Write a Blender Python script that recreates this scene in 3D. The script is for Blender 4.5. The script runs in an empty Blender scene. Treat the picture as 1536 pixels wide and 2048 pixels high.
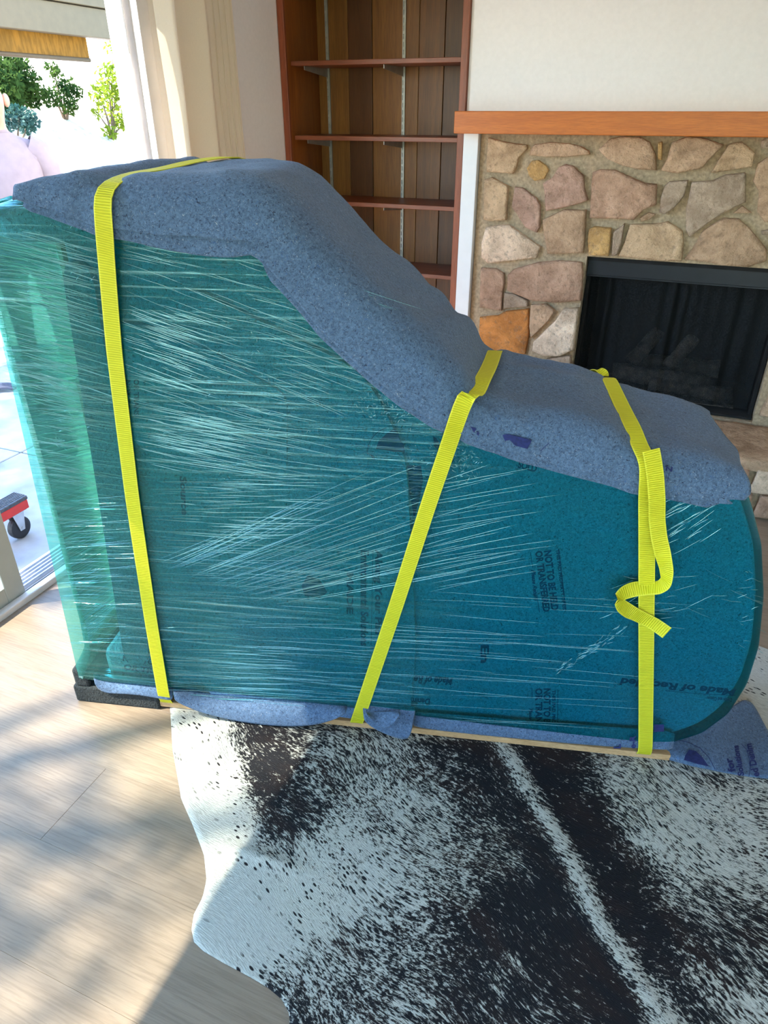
import bpy, bmesh, math, random
import numpy as np
from math import cos, sin, radians, pi, sqrt, atan2
from mathutils import Vector, Matrix, noise as mnoise

SC = bpy.context.scene
COL = SC.collection
random.seed(7)
RNG = np.random.default_rng(11)

# ------------------------------------------------------------------ camera, sky, sun, exposure
FPX, PITCH, YAW, EYE = 1400.0, radians(30.0), radians(22.4), 1.55
cam_d = bpy.data.cameras.new('camera')
cam_d.sensor_fit = 'VERTICAL'
cam_d.sensor_height = 36.0
cam_d.lens = 36.0 * FPX / 2048.0
cam_d.clip_start = 0.02
cam_d.clip_end = 200
cam = bpy.data.objects.new('camera', cam_d)
cam.location = (0, 0, EYE)
cam.rotation_euler = (radians(90) - PITCH, 0, YAW)
COL.objects.link(cam)
SC.camera = cam

SUN_DIR = Vector((1.0, 0.75, -1.5)).normalized()      # the way the light travels
world = bpy.data.worlds.new('sky')
SC.world = world
world.use_nodes = True
_nt = world.node_tree
_sky = _nt.nodes.new('ShaderNodeTexSky')
_sky.sky_type = 'NISHITA'
_sky.sun_disc = False
_sky.sun_elevation = math.asin(-SUN_DIR.z)
_sky.sun_rotation = atan2(-SUN_DIR.x, -SUN_DIR.y)
_sky.air_density = 1.3
_sky.dust_density = 0.1
_sky.ozone_density = 4.0
_nt.links.new(_sky.outputs[0], _nt.nodes['Background'].inputs[0])
_nt.nodes['Background'].inputs[1].default_value = 0.5
sun_d = bpy.data.lights.new('sun', 'SUN')
sun_d.energy = 14.5
sun_d.angle = radians(0.53)
sun_d.color = (1.0, 0.90, 0.78)
sun = bpy.data.objects.new('sun', sun_d)
sun.rotation_euler = SUN_DIR.to_track_quat('-Z', 'Y').to_euler()
sun.location = (-8, -4, 9)
COL.objects.link(sun)

SC.view_settings.view_transform = 'Standard'
SC.view_settings.look = 'None'
SC.view_settings.gamma = 1.0
SC.view_settings.use_curve_mapping = False
SC.view_settings.exposure = 1.85
cy = SC.cycles
cy.use_denoising = True
cy.max_bounces = 10
cy.diffuse_bounces = 6
cy.glossy_bounces = 4
cy.transmission_bounces = 6
cy.transparent_max_bounces = 24
cy.caustics_reflective = False
cy.caustics_refractive = False
cy.sample_clamp_indirect = 8.0


def portal(name, loc, rot, sx, sy):
    d = bpy.data.lights.new(name, 'AREA')
    d.shape = 'RECTANGLE'
    d.size, d.size_y = sx, sy
    d.cycles.is_portal = True
    o = bpy.data.objects.new(name, d)
    o.location, o.rotation_euler = loc, rot
    COL.objects.link(o)


# sky portals in the real openings of the room (they only steer sampling, they add no light)
portal('door_portal', (-2.16, 0.45, 1.1), (0, radians(-90), 0), 2.2, 4.1)
portal('window_portal', (0.6, -3.12, 1.375), (radians(90), 0, 0), 4.6, 1.65)


# ------------------------------------------------------------------ projection helpers (pixel -> a point on a real plane)
EYE_P = np.array([0.0, 0.0, EYE])


def ray(x, y):
    u, v = (x - 768) / FPX, -(y - 1024) / FPX
    c = (u, cos(PITCH) + v * sin(PITCH), -sin(PITCH) + v * cos(PITCH))
    return np.array([c[0] * cos(YAW) - c[1] * sin(YAW), c[0] * sin(YAW) + c[1] * cos(YAW), c[2]])


def on_z(x, y, z=0.0):
    r = ray(x, y)
    return EYE_P + r * ((z - EYE) / r[2])


def on_y(x, y, Y):
    r = ray(x, y)
    return EYE_P + r * (Y / r[1])


def on_x(x, y, X):
    r = ray(x, y)
    return EYE_P + r * (X / r[0])


# frame of the piano: S runs along its foot, D goes back into the room
PA = np.array([-1.15592, 1.15467, 0.0])
PANG = radians(14.48)
PS = np.array([cos(PANG), sin(PANG), 0.0])
PD = np.array([-sin(PANG), cos(PANG), 0.0])


def P3(s, d, z):
    q = PA + PS * s + PD * d
    return (q[0], q[1], z)


def on_p(x, y, off=0.0):
    r = ray(x, y)
    o = PA + PD * off
    t = ((o - EYE_P) @ PD) / (r @ PD)
    q = EYE_P + r * t
    return (q - PA) @ PS, q[2]


# ------------------------------------------------------------------ object helpers
def mesh_obj(name, verts, faces, mat=None, parent=None, smooth=False, mats=None, fmat=None):
    me = bpy.data.meshes.new(name)
    me.from_pydata([tuple(map(float, v)) for v in verts], [], faces)
    me.update()
    o = bpy.data.objects.new(name, me)
    COL.objects.link(o)
    if mat:
        me.materials.append(mat)
    if mats:
        for m in mats:
            me.materials.append(m)
        if fmat is not None:
            me.polygons.foreach_set('material_index', fmat)
    if smooth:
        me.polygons.foreach_set('use_smooth', [True] * len(me.polygons))
    if parent:
        o.parent = parent
        o.matrix_parent_inverse = Matrix.Identity(4)
        if parent.matrix_basis != Matrix.Identity(4):
            o.matrix_parent_inverse = parent.matrix_basis.inverted()
    return o


def bm_obj(name, bm, mat=None, parent=None, smooth=False):
    bmesh.ops.recalc_face_normals(bm, faces=bm.faces)
    me = bpy.data.meshes.new(name)
    bm.to_mesh(me)
    bm.free()
    o = bpy.data.objects.new(name, me)
    COL.objects.link(o)
    if mat:
        me.materials.append(mat)
    if smooth:
        me.polygons.foreach_set('use_smooth', [True] * len(me.polygons))
    if parent:
        o.parent = parent
        if parent.matrix_basis != Matrix.Identity(4):
            o.matrix_parent_inverse = parent.matrix_basis.inverted()
    return o


def root(name, label, cat, loc=(0, 0, 0), group=None, kind=None):
    o = bpy.data.objects.new(name, None)
    o.empty_display_size = 0.1
    o.location = loc
    COL.objects.link(o)
    return tag(o, label, cat, group, kind)


def tag(o, label, cat, group=None, kind=None):
    o['label'] = label
    o['category'] = cat
    if group:
        o['group'] = group
    if kind:
        o['kind'] = kind
    return o


def box(bm, lo, hi, bevel=0.0, seg=2):
    lo, hi = Vector(lo), Vector(hi)
    c = (lo + hi) / 2
    r = bmesh.ops.create_cube(bm, size=1.0, matrix=Matrix.Translation(c) @ Matrix.Diagonal((*(hi - lo), 1)))
    if bevel > 0:
        es = {e for v in r['verts'] for e in v.link_edges}
        bmesh.ops.bevel(bm, geom=list(es), offset=bevel, segments=seg, profile=0.5, affect='EDGES')


def box_obj(name, lo, hi, mat, parent=None, bevel=0.0):
    bm = bmesh.new()
    box(bm, lo, hi, bevel)
    return bm_obj(name, bm, mat, parent, smooth=False)


def pbox(bm, s0, s1, d0, d1, z0, z1, bevel=0.0):
    """box in the piano's frame"""
    n0 = set(bm.verts)
    box(bm, (s0, d0, z0), (s1, d1, z1), bevel)
    for v in bm.verts:
        if v not in n0:
            v.co = P3(v.co.x, v.co.y, v.co.z)


def resample(pts, n, closed=True):
    p = np.array(pts, float)
    if closed:
        p = np.vstack([p, p[:1]])
    seg = np.linalg.norm(np.diff(p, axis=0), axis=1)
    t = np.concatenate([[0], np.cumsum(seg)])
    q = np.linspace(0, t[-1], n + 1 if closed else n)
    if closed:
        q = q[:-1]
    return np.stack([np.interp(q, t, p[:, k]) for k in range(p.shape[1])], 1)


def smooth_closed(p, it=2):
    for _ in range(it):
        p = 0.25 * np.roll(p, 1, 0) + 0.5 * p + 0.25 * np.roll(p, -1, 0)
    return p


def tube(path, radii, n=8, caps=True):
    """verts, faces of a round tube along a 3-D path"""
    path = [Vector(q) for q in path]
    if not hasattr(radii, '__len__'):
        radii = [radii] * len(path)
    vs, fs = [], []
    up = None
    for i, q in enumerate(path):
        t = (path[min(i + 1, len(path) - 1)] - path[max(i - 1, 0)]).normalized()
        if up is None:
            up = t.orthogonal().normalized()
        up = (up - t * up.dot(t)).normalized()
        b = t.cross(up)
        for k in range(n):
            a = 2 * pi * k / n
            vs.append(q + (up * cos(a) + b * sin(a)) * radii[i])
    for i in range(len(path) - 1):
        for k in range(n):
            fs.append((i * n + k, i * n + (k + 1) % n, (i + 1) * n + (k + 1) % n, (i + 1) * n + k))
    if caps:
        fs.append(tuple(range(n))[::-1])
        fs.append(tuple(range((len(path) - 1) * n, len(path) * n)))
    return vs, fs


def nz(x, y, z=0.0, sc=1.0):
    return mnoise.noise(Vector((x * sc, y * sc, z * sc)))


# ------------------------------------------------------------------ materials
class N:
    """tiny node-graph helper"""

    def __init__(self, name):
        self.m = bpy.data.materials.new(name)
        self.m.use_nodes = True
        self.t = self.m.node_tree
        self.b = self.t.nodes['Principled BSDF']
        self.out = self.t.nodes['Material Output']

    def n(self, kind, **kw):
        nd = self.t.nodes.new('ShaderNode' + kind)
        for k, v in kw.items():
            setattr(nd, k, v)
        return nd

    def put(self, sock, v):
        if hasattr(v, 'is_output'):
            self.t.links.new(v, sock)
        elif isinstance(v, (tuple, list)) and len(v) == 3 and sock.type == 'RGBA':
            sock.default_value = (*v, 1)
        else:
            sock.default_value = v

    def set(self, **kw):
        for k, v in kw.items():
            self.put(self.b.inputs[k.replace('_', ' ')], v)

    def coord(self, scale=(1, 1, 1), rot=(0, 0, 0), loc=(0, 0, 0), space='Object'):
        tc = self.n('TexCoord')
        mp = self.n('Mapping')
        mp.inputs['Scale'].default_value = scale
        mp.inputs['Rotation'].default_value = rot
        mp.inputs['Location'].default_value = loc
        self.t.links.new(tc.outputs[space], mp.inputs[0])
        return mp.outputs[0]

    def noise(self, vec, scale=5, detail=4, rough=0.5, dist=0.0, out='Fac'):
        nd = self.n('TexNoise')
        self.put(nd.inputs['Vector'], vec)
        nd.inputs['Scale'].default_value = scale
        nd.inputs['Detail'].default_value = detail
        nd.inputs['Roughness'].default_value = rough
        nd.inputs['Distortion'].default_value = dist
        return nd.outputs[out]

    def voro(self, vec, scale, feature='F1', out='Distance', rnd=1.0):
        nd = self.n('TexVoronoi', feature=feature)
        self.put(nd.inputs['Vector'], vec)
        nd.inputs['Scale'].default_value = scale
        nd.inputs['Randomness'].default_value = rnd
        return nd.outputs[out]

    def ramp(self, fac, stops, interp='LINEAR'):
        nd = self.n('ValToRGB')
        cr = nd.color_ramp
        cr.interpolation = interp
        while len(cr.elements) < len(stops):
            cr.elements.new(0.5)
        for e, (p, c) in zip(cr.elements, stops):
            e.position = p
            e.color = (*c, 1) if isinstance(c, (tuple, list)) else (c, c, c, 1)
        self.put(nd.inputs[0], fac)
        return nd.outputs[0]

    def mix(self, fac, a, b, mode='MIX'):
        nd = self.n('Mix', data_type='RGBA', blend_type=mode)
        self.put(nd.inputs[0], fac)
        self.put(nd.inputs[6], a)
        self.put(nd.inputs[7], b)
        return nd.outputs[2]

    def math(self, op, a, b=0.0, c=0.0, clamp=False):
        nd = self.n('Math', operation=op, use_clamp=clamp)
        self.put(nd.inputs[0], a)
        self.put(nd.inputs[1], b)
        self.put(nd.inputs[2], c)
        return nd.outputs[0]

    def bump(self, h, strength=0.3, dist=0.01):
        nd = self.n('Bump')
        nd.inputs['Strength'].default_value = strength
        nd.inputs['Distance'].default_value = dist
        self.put(nd.inputs['Height'], h)
        return nd.outputs[0]


def plain(name, col, rough=0.5, metal=0.0, var=0.06, scale=20, bump=0.0):
    g = N(name)
    v = g.coord()
    f = g.noise(v, scale, 5)
    c2 = tuple(min(1, x * (1 + var * 2)) for x in col)
    c1 = tuple(x * (1 - var * 2) for x in col)
    g.set(Base_Color=g.ramp(f, [(0.3, c1), (0.7, c2)]), Roughness=rough, Metallic=metal)
    if bump:
        g.set(Normal=g.bump(f, bump, 0.01))
    return g.m


def wood(name, dark, light, along='X', scale=1.0, rough=0.4, use_obj=False, bump=0.08, spec=0.5):
    g = N(name)
    st = {'X': (0.6, 9, 9), 'Y': (9, 0.6, 9), 'Z': (9, 9, 0.6)}[along]
    v = g.coord(tuple(q * scale for q in st))
    oi = g.n('ObjectInfo')
    if use_obj:
        add = g.n('VectorMath', operation='ADD')
        cmb = g.n('CombineXYZ')
        g.put(cmb.inputs[0], g.math('MULTIPLY', oi.outputs['Random'], 37.0))
        g.put(cmb.inputs[2], g.math('MULTIPLY', oi.outputs['Random'], 91.0))
        g.put(add.inputs[0], v)
        g.put(add.inputs[1], cmb.outputs[0])
        v = add.outputs[0]
    f1 = g.noise(v, 1.6, 6, 0.62, 1.3)
    st2 = {'X': (7, 130, 130), 'Y': (130, 7, 130), 'Z': (130, 130, 7)}[along]
    v2 = g.coord(tuple(q * scale for q in st2))
    if use_obj:
        add2 = g.n('VectorMath', operation='ADD')
        g.put(add2.inputs[0], v2)
        g.put(add2.inputs[1], cmb.outputs[0])
        v2 = add2.outputs[0]
    fine = g.noise(v2, 1.6, 4, 0.62, 0.2)
    c = g.ramp(f1, [(0.28, dark), (0.5, tuple((a + b) / 2 for a, b in zip(dark, light))), (0.72, light)])
    c = g.mix(g.math('MULTIPLY', g.ramp(fine, [(0.38, 1.0), (0.56, 0.0)]), 0.40), c, tuple(x * 0.62 for x in dark))
    if use_obj:
        c = g.mix(1.0, c, oi.outputs['Color'], 'MULTIPLY')
    g.set(Base_Color=c, Roughness=rough, Specular_IOR_Level=spec)
    g.set(Normal=g.bump(fine, bump, 0.004))
    return g.m


M = {}
M['wall_white'] = plain('wall_paint_white', (0.88, 0.85, 0.855), 0.75, var=0.01, scale=60, bump=0.03)
M['wall_grey'] = plain('wall_paint_grey', (0.85, 0.81, 0.785), 0.75, var=0.01, scale=60, bump=0.03)
M['ceiling'] = plain('ceiling_paint', (0.90, 0.885, 0.86), 0.85, var=0.01)
M['trim'] = plain('trim_paint', (0.78, 0.80, 0.84), 0.45, var=0.01)
M['frame'] = plain('door_frame_paint', (0.74, 0.69, 0.67), 0.4, var=0.015)
M['panel_paint'] = plain('door_panel_paint', (0.42, 0.42, 0.38), 0.4, var=0.015)
M['alu'] = plain('aluminium_track', (0.62, 0.64, 0.68), 0.35, 0.6, var=0.03)
M['dark_gap'] = plain('dark_gap', (0.03, 0.028, 0.025), 0.8)
M['plank'] = wood('floor_oak', (0.235, 0.172, 0.125), (0.325, 0.245, 0.185), 'X', 1.0, 0.36, True, 0.10, 0.45)
M['subfloor'] = plain('subfloor', (0.16, 0.13, 0.10), 0.8)
M['mahog'] = wood('mahogany_front', (0.19, 0.045, 0.016), (0.32, 0.08, 0.03), 'Z', 1.2, 0.38)
M['mahog_x'] = wood('mahogany_shelf', (0.16, 0.042, 0.016), (0.27, 0.075, 0.03), 'X', 1.2, 0.4)
M['cedar'] = wood('stained_back_plank', (0.19, 0.072, 0.012), (0.34, 0.14, 0.024), 'Z', 1.1, 0.42, True)
M['mantel'] = wood('mantel_wood', (0.44, 0.11, 0.013), (0.60, 0.17, 0.024), 'X', 1.6, 0.42)
M['steel'] = plain('galvanised_steel', (0.42, 0.42, 0.40), 0.45, 0.7)
M['pine'] = wood('pine_board', (0.55, 0.30, 0.13), (0.72, 0.45, 0.23), 'X', 1.5, 0.6)


def m_felt(name, base, dark_amt=0.55, obj_space='Object'):
    """recycled-fibre moving pad: grey-blue felt flecked with dark and light threads"""
    g = N(name)
    v = g.coord()
    broad = g.noise(v, 7, 4, 0.6)
    fib = g.noise(v, 160, 5, 0.7, 0.8)
    c = g.ramp(fib, [(0.30, tuple(x * 0.52 for x in base)), (0.52, base), (0.74, tuple(min(1, x * 1.5) for x in base))])
    c = g.mix(g.ramp(broad, [(0.35, 0.25), (0.7, 0.0)]), c, tuple(x * 0.7 for x in base))
    # dark, blue and pale threads
    c = g.mix(g.ramp(g.noise(v, 210, 2, 0.6, 1.5), [(0.58, 0.0), (0.66, 0.75)]), c, (0.03, 0.04, 0.075))
    c = g.mix(g.ramp(g.noise(v, 95, 3, 0.65, 2.0), [(0.635, 0.0), (0.68, 0.9)]), c, (0.015, 0.02, 0.045))
    c = g.mix(g.ramp(g.noise(g.coord(loc=(3, 5, 7)), 150, 2, 0.6, 3.0), [(0.66, 0.0), (0.70, 0.7)]), c, (0.45, 0.47, 0.50))
    c = g.mix(g.ramp(g.noise(g.coord(loc=(9, 1, 4)), 120, 2, 0.6, 1.5), [(0.64, 0.0), (0.70, 0.5)]), c, (0.05, 0.12, 0.30))
    g.set(Base_Color=c, Roughness=0.95, Specular_IOR_Level=0.1, Sheen_Weight=0.15)
    g.set(Normal=g.bump(fib, 0.35, 0.004))
    return g.m


M['felt'] = m_felt('moving_pad_felt', (0.104, 0.163, 0.270))
M['felt_under'] = m_felt('padding_felt', (0.14, 0.235, 0.42))
M['ink'] = plain('navy_print', (0.014, 0.022, 0.115), 0.85, var=0.15, scale=120)
M['carpet'] = plain('charcoal_carpet', (0.022, 0.026, 0.028), 0.95, var=0.3, scale=180, bump=0.5)


def m_film():
    """green stretch film: tinted, clear, glossy, pulled into fine parallel ridges"""
    g = N('green_stretch_film')
    tc = g.n('TexCoord')
    uv = tc.outputs['UV']

    def streak(angle, sx, sy, scale, det=3, seed=0.0):
        mp = g.n('Mapping')
        mp.inputs['Rotation'].default_value = (0, 0, angle)
        mp.inputs['Scale'].default_value = (sx, sy, 1)
        mp.inputs['Location'].default_value = (seed, seed * 1.7, 0)
        g.t.links.new(uv, mp.inputs[0])
        return g.noise(mp.outputs[0], scale, det, 0.6, 0.15)

    sep = g.n('SeparateXYZ')
    g.t.links.new(uv, sep.inputs[0])
    big = g.noise(uv, 1.7, 2, 0.5)
    a = streak(radians(15), 1.2, 75, 1.0, 4, 3.1)      # falling to the right
    b = streak(radians(2), 1.0, 85, 1.0, 4, 7.7)       # level
    c = streak(radians(-14), 0.9, 60, 1.0, 4, 5.3)     # rising to the right
    # upper half falls, middle rises, the foot is level
    wa = g.ramp(sep.outputs[1], [(0.55, 0.0), (0.95, 1.0)])
    mid = g.math('MULTIPLY', g.ramp(sep.outputs[1], [(0.25, 0.0), (0.45, 1.0), (0.62, 1.0), (0.75, 0.0)]),
                 g.ramp(sep.outputs[0], [(0.15, 0.0), (0.4, 1.0), (0.9, 1.0), (1.0, 0.3)]))
    st = g.mix(wa, b, a)
    st = g.mix(g.math('MULTIPLY', mid, 0.75), st, c)
    cr = g.noise(uv, 26, 5, 0.65, 1.0)
    # how strongly the film is ridged: strong on the keyboard half, smooth over the tail
    tight = g.ramp(g.math('ADD', sep.outputs[0], g.math('MULTIPLY', g.math('SUBTRACT', big, 0.5), 0.5)),
                   [(0.0, 1.0), (0.62, 0.75), (0.85, 0.22), (1.0, 0.15)])
    hgt = g.math('ADD', g.math('MULTIPLY', st, tight), g.math('MULTIPLY', cr, 0.10))
    bn = g.bump(hgt, 0.85, 0.010)
    layers = g.ramp(g.math('ADD', g.math('MULTIPLY', st, 0.55), g.math('MULTIPLY', big, 0.55)), [(0.38, 0.0), (0.72, 1.0)])
    tint = g.mix(g.math('MULTIPLY', layers, g.math('MULTIPLY_ADD', tight, 0.85, 0.15)), (0.07, 0.82, 0.82), (0.025, 0.77, 0.63))
    # a single layer spans the hollow keyboard end
    tint = g.mix(g.ramp(sep.outputs[0], [(0.0, 0.0), (0.02, 1.0)]), (0.42, 0.88, 0.74), tint)
    tr = g.n('BsdfTransparent')
    g.put(tr.inputs[0], tint)
    gl = g.n('BsdfGlossy')
    gl.inputs['Color'].default_value = (0.50, 0.90, 1.0, 1)
    gl.inputs['Roughness'].default_value = 0.16
    g.put(gl.inputs['Normal'], bn)
    df = g.n('BsdfDiffuse')
    df.inputs['Color'].default_value = (0.10, 0.48, 0.40, 1)
    g.put(df.inputs['Normal'], bn)
    tl = g.n('BsdfTranslucent')
    tl.inputs['Color'].default_value = (0.10, 0.55, 0.45, 1)
    m0 = g.n('MixShader')
    m0.inputs[0].default_value = 0.5
    g.t.links.new(df.outputs[0], m0.inputs[1])
    g.t.links.new(tl.outputs[0], m0.inputs[2])
    m1 = g.n('MixShader')
    g.put(m1.inputs[0], g.math('ADD', 0.05, g.math('MULTIPLY', g.math('MULTIPLY', layers, tight), 0.24)))
    g.t.links.new(tr.outputs[0], m1.inputs[1])
    g.t.links.new(m0.outputs[0], m1.inputs[2])
    fr = g.n('Fresnel')
    fr.inputs['IOR'].default_value = 1.5
    g.put(fr.inputs['Normal'], bn)
    m2 = g.n('MixShader')
    g.put(m2.inputs[0], g.math('ADD', g.math('MULTIPLY', fr.outputs[0], 0.9), g.math('MULTIPLY', g.ramp(st, [(0.55, 0.0), (0.70, 1.0)]), g.math('MULTIPLY', tight, 0.28)), clamp=True))
    g.t.links.new(m1.outputs[0], m2.inputs[1])
    g.t.links.new(gl.outputs[0], m2.inputs[2])
    g.t.links.new(m2.outputs[0], g.out.inputs[0])
    return g.m


def m_fold():
    g = N('film_fold')
    gl = g.n('BsdfGlossy')
    gl.inputs['Color'].default_value = (0.55, 0.92, 1.0, 1)
    gl.inputs['Roughness'].default_value = 0.12
    df = g.n('BsdfDiffuse')
    df.inputs['Color'].default_value = (0.10, 0.50, 0.47, 1)
    tr = g.n('BsdfTransparent')
    tr.inputs[0].default_value = (0.10, 0.72, 0.68, 1)
    m1 = g.n('MixShader')
    m1.inputs[0].default_value = 0.10
    g.t.links.new(tr.outputs[0], m1.inputs[1])
    g.t.links.new(df.outputs[0], m1.inputs[2])
    m2 = g.n('MixShader')
    m2.inputs[0].default_value = 0.34
    g.t.links.new(m1.outputs[0], m2.inputs[1])
    g.t.links.new(gl.outputs[0], m2.inputs[2])
    g.t.links.new(m2.outputs[0], g.out.inputs[0])
    return g.m


M['film'] = m_film()
M['fold'] = m_fold()


def m_strap():
    g = N('yellow_webbing')
    tc = g.n('TexCoord')
    sep = g.n('SeparateXYZ')
    g.t.links.new(tc.outputs['UV'], sep.inputs[0])
    rib = g.math('SINE', g.math('MULTIPLY', sep.outputs[1], 2 * pi / 0.0052))
    edge = g.ramp(g.math('ABSOLUTE', g.math('SUBTRACT', sep.outputs[0], 0.5)), [(0.40, 0.0), (0.45, 1.0)])
    dirt = g.noise(g.coord(), 14, 4)
    c = g.mix(g.ramp(rib, [(0.0, 0.0), (1.0, 1.0)]), (0.60, 0.55, 0.010), (0.82, 0.74, 0.03))
    c = g.mix(g.math('MULTIPLY', edge, 0.5), c, (0.86, 0.80, 0.08))
    c = g.mix(g.ramp(dirt, [(0.55, 0.0), (0.8, 0.3)]), c, (0.50, 0.46, 0.02))
    g.set(Base_Color=c, Roughness=0.6, Specular_IOR_Level=0.35)
    g.set(Normal=g.bump(g.math('MULTIPLY', rib, g.math('SUBTRACT', 1.0, edge)), 0.5, 0.0012))
    return g.m


M['strap'] = m_strap()


def m_hide():
    g = N('cowhide_hair')
    at = g.n('Attribute', attribute_name='white')
    ax = g.n('Attribute', attribute_name='hairflow')
    # hair-flow coordinates are stored on the mesh: along and across the lie of the hair
    mp = g.n('Mapping')
    mp.inputs['Scale'].default_value = (70, 210, 1)
    g.t.links.new(ax.outputs['Vector'], mp.inputs[0])
    n1 = g.noise(mp.outputs[0], 1.0, 5, 0.72, 0.3)
    mp2 = g.n('Mapping')
    mp2.inputs['Scale'].default_value = (26, 60, 1)
    g.t.links.new(ax.outputs['Vector'], mp2.inputs[0])
    n2 = g.noise(mp2.outputs[0], 1.0, 4, 0.6, 0.5)
    mp3 = g.n('Mapping')
    mp3.inputs['Scale'].default_value = (60, 420, 1)
    g.t.links.new(ax.outputs['Vector'], mp3.inputs[0])
    hair = g.noise(mp3.outputs[0], 1.0, 3, 0.6)
    nn = g.math('ADD', g.math('MULTIPLY', n1, 0.70), g.math('MULTIPLY', n2, 0.30))
    # noise sits in 0.3 .. 0.7; a white amount of 1 passes everything, 0 nothing
    thr = g.math('SUBTRACT', 0.70, g.math('MULTIPLY', at.outputs['Fac'], 0.40))
    fac = g.math('MULTIPLY_ADD', g.math('SUBTRACT', nn, thr), 16.0, 0.5, clamp=True)
    mp4 = g.n('Mapping')
    mp4.inputs['Scale'].default_value = (40, 105, 1)
    g.t.links.new(ax.outputs['Vector'], mp4.inputs[0])
    sp = g.voro(mp4.outputs[0], 1.0)
    spn = g.noise(mp2.outputs[0], 0.35, 2)
    spot = g.math('MULTIPLY', g.ramp(sp, [(0.22, 1.0), (0.32, 0.0)]), g.ramp(spn, [(0.46, 0.0), (0.52, 1.0)]))
    spot = g.math('MULTIPLY', spot, g.ramp(at.outputs['Fac'], [(0.60, 1.0), (0.86, 1.0), (0.93, 0.0)]))
    fac = g.math('MULTIPLY', fac, g.math('SUBTRACT', 1.0, spot))
    brown = g.noise(mp2.outputs[0], 0.25, 3)
    blk = g.mix(g.ramp(brown, [(0.45, 0.0), (0.65, 1.0)]), (0.008, 0.007, 0.009), (0.019, 0.010, 0.009))
    blk = g.mix(g.math('MULTIPLY', hair, 0.5), blk, (0.03, 0.03, 0.035))
    wht = g.mix(g.ramp(hair, [(0.35, 0.0), (0.65, 1.0)]), (0.42, 0.41, 0.37), (0.60, 0.59, 0.54))
    cow = g.noise(ax.outputs['Vector'], 3.0, 3)
    wht = g.mix(g.ramp(cow, [(0.5, 0.0), (0.75, 0.35)]), wht, (0.52, 0.48, 0.38))
    g.set(Base_Color=g.mix(fac, blk, wht), Roughness=0.7, Specular_IOR_Level=0.12)
    g.set(Normal=g.bump(g.math('ADD', hair, g.math('MULTIPLY', n1, 0.7)), 0.55, 0.006))
    return g.m


M['hide'] = m_hide()


def m_stone():
    g = N('field_stone')
    oi = g.n('ObjectInfo')
    v = g.coord()
    a = g.noise(v, 9, 6, 0.65, 0.4)
    b = g.noise(v, 45, 5, 0.7)
    c = g.mix(g.ramp(a, [(0.35, 0.0), (0.68, 1.0)]), (0.66, 0.60, 0.54), (1.25, 1.22, 1.18))
    col = g.mix(1.0, oi.outputs['Color'], c, 'MULTIPLY')
    col = g.mix(g.ramp(b, [(0.34, 0.5), (0.47, 0.0)]), col, (0.20, 0.135, 0.09))
    vein = g.noise(v, 6, 3, 0.5, 2.5)
    col = g.mix(g.ramp(vein, [(0.485, 0.0), (0.495, 0.16), (0.505, 0.0)]), col, (0.66, 0.55, 0.43))
    g.set(Base_Color=col, Roughness=0.85, Specular_IOR_Level=0.25)
    g.set(Normal=g.bump(g.math('ADD', a, g.math('MULTIPLY', b, 0.6)), 0.8, 0.03))
    return g.m


M['stone'] = m_stone()
M['mortar'] = plain('mortar', (0.39, 0.295, 0.195), 0.95, var=0.14, scale=70, bump=0.6)
M['black_metal'] = plain('black_hood_metal', (0.012, 0.014, 0.020), 0.45, 0.3)
M['soot'] = plain('sooty_firebox', (0.008, 0.008, 0.009), 0.95, var=0.2, bump=0.2)
M['log'] = plain('ceramic_log', (0.12, 0.10, 0.085), 0.9, var=0.35, scale=30, bump=0.8)


def m_mesh_screen():
    g = N('fire_screen_mesh')
    v = g.coord()
    w1 = g.noise(v, 300, 1)
    tr = g.n('BsdfTransparent')
    bl = g.n('BsdfDiffuse')
    bl.inputs[0].default_value = (0.02, 0.022, 0.024, 1)
    mx = g.n('MixShader')
    g.put(mx.inputs[0], g.ramp(w1, [(0.42, 0.45), (0.58, 0.85)]))
    g.t.links.new(tr.outputs[0], mx.inputs[1])
    g.t.links.new(bl.outputs[0], mx.inputs[2])
    g.t.links.new(mx.outputs[0], g.out.inputs[0])
    return g.m


M['screen'] = m_mesh_screen()


def m_glass():
    g = N('window_glass')
    tr = g.n('BsdfTransparent')
    tr.inputs[0].default_value = (0.86, 0.90, 0.88, 1)
    gl = g.n('BsdfGlossy')
    gl.inputs['Roughness'].default_value = 0.02
    n = g.noise(g.coord(), 0.5, 1)
    lw = g.n('LayerWeight')
    lw.inputs[0].default_value = 0.25
    mx = g.n('MixShader')
    g.put(mx.inputs[0], g.math('MULTIPLY_ADD', n, 0.02, g.math('MULTIPLY', lw.outputs['Fresnel'], 0.6)))
    g.t.links.new(tr.outputs[0], mx.inputs[1])
    g.t.links.new(gl.outputs[0], mx.inputs[2])
    g.t.links.new(mx.outputs[0], g.out.inputs[0])
    return g.m


M['glass'] = m_glass()


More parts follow.
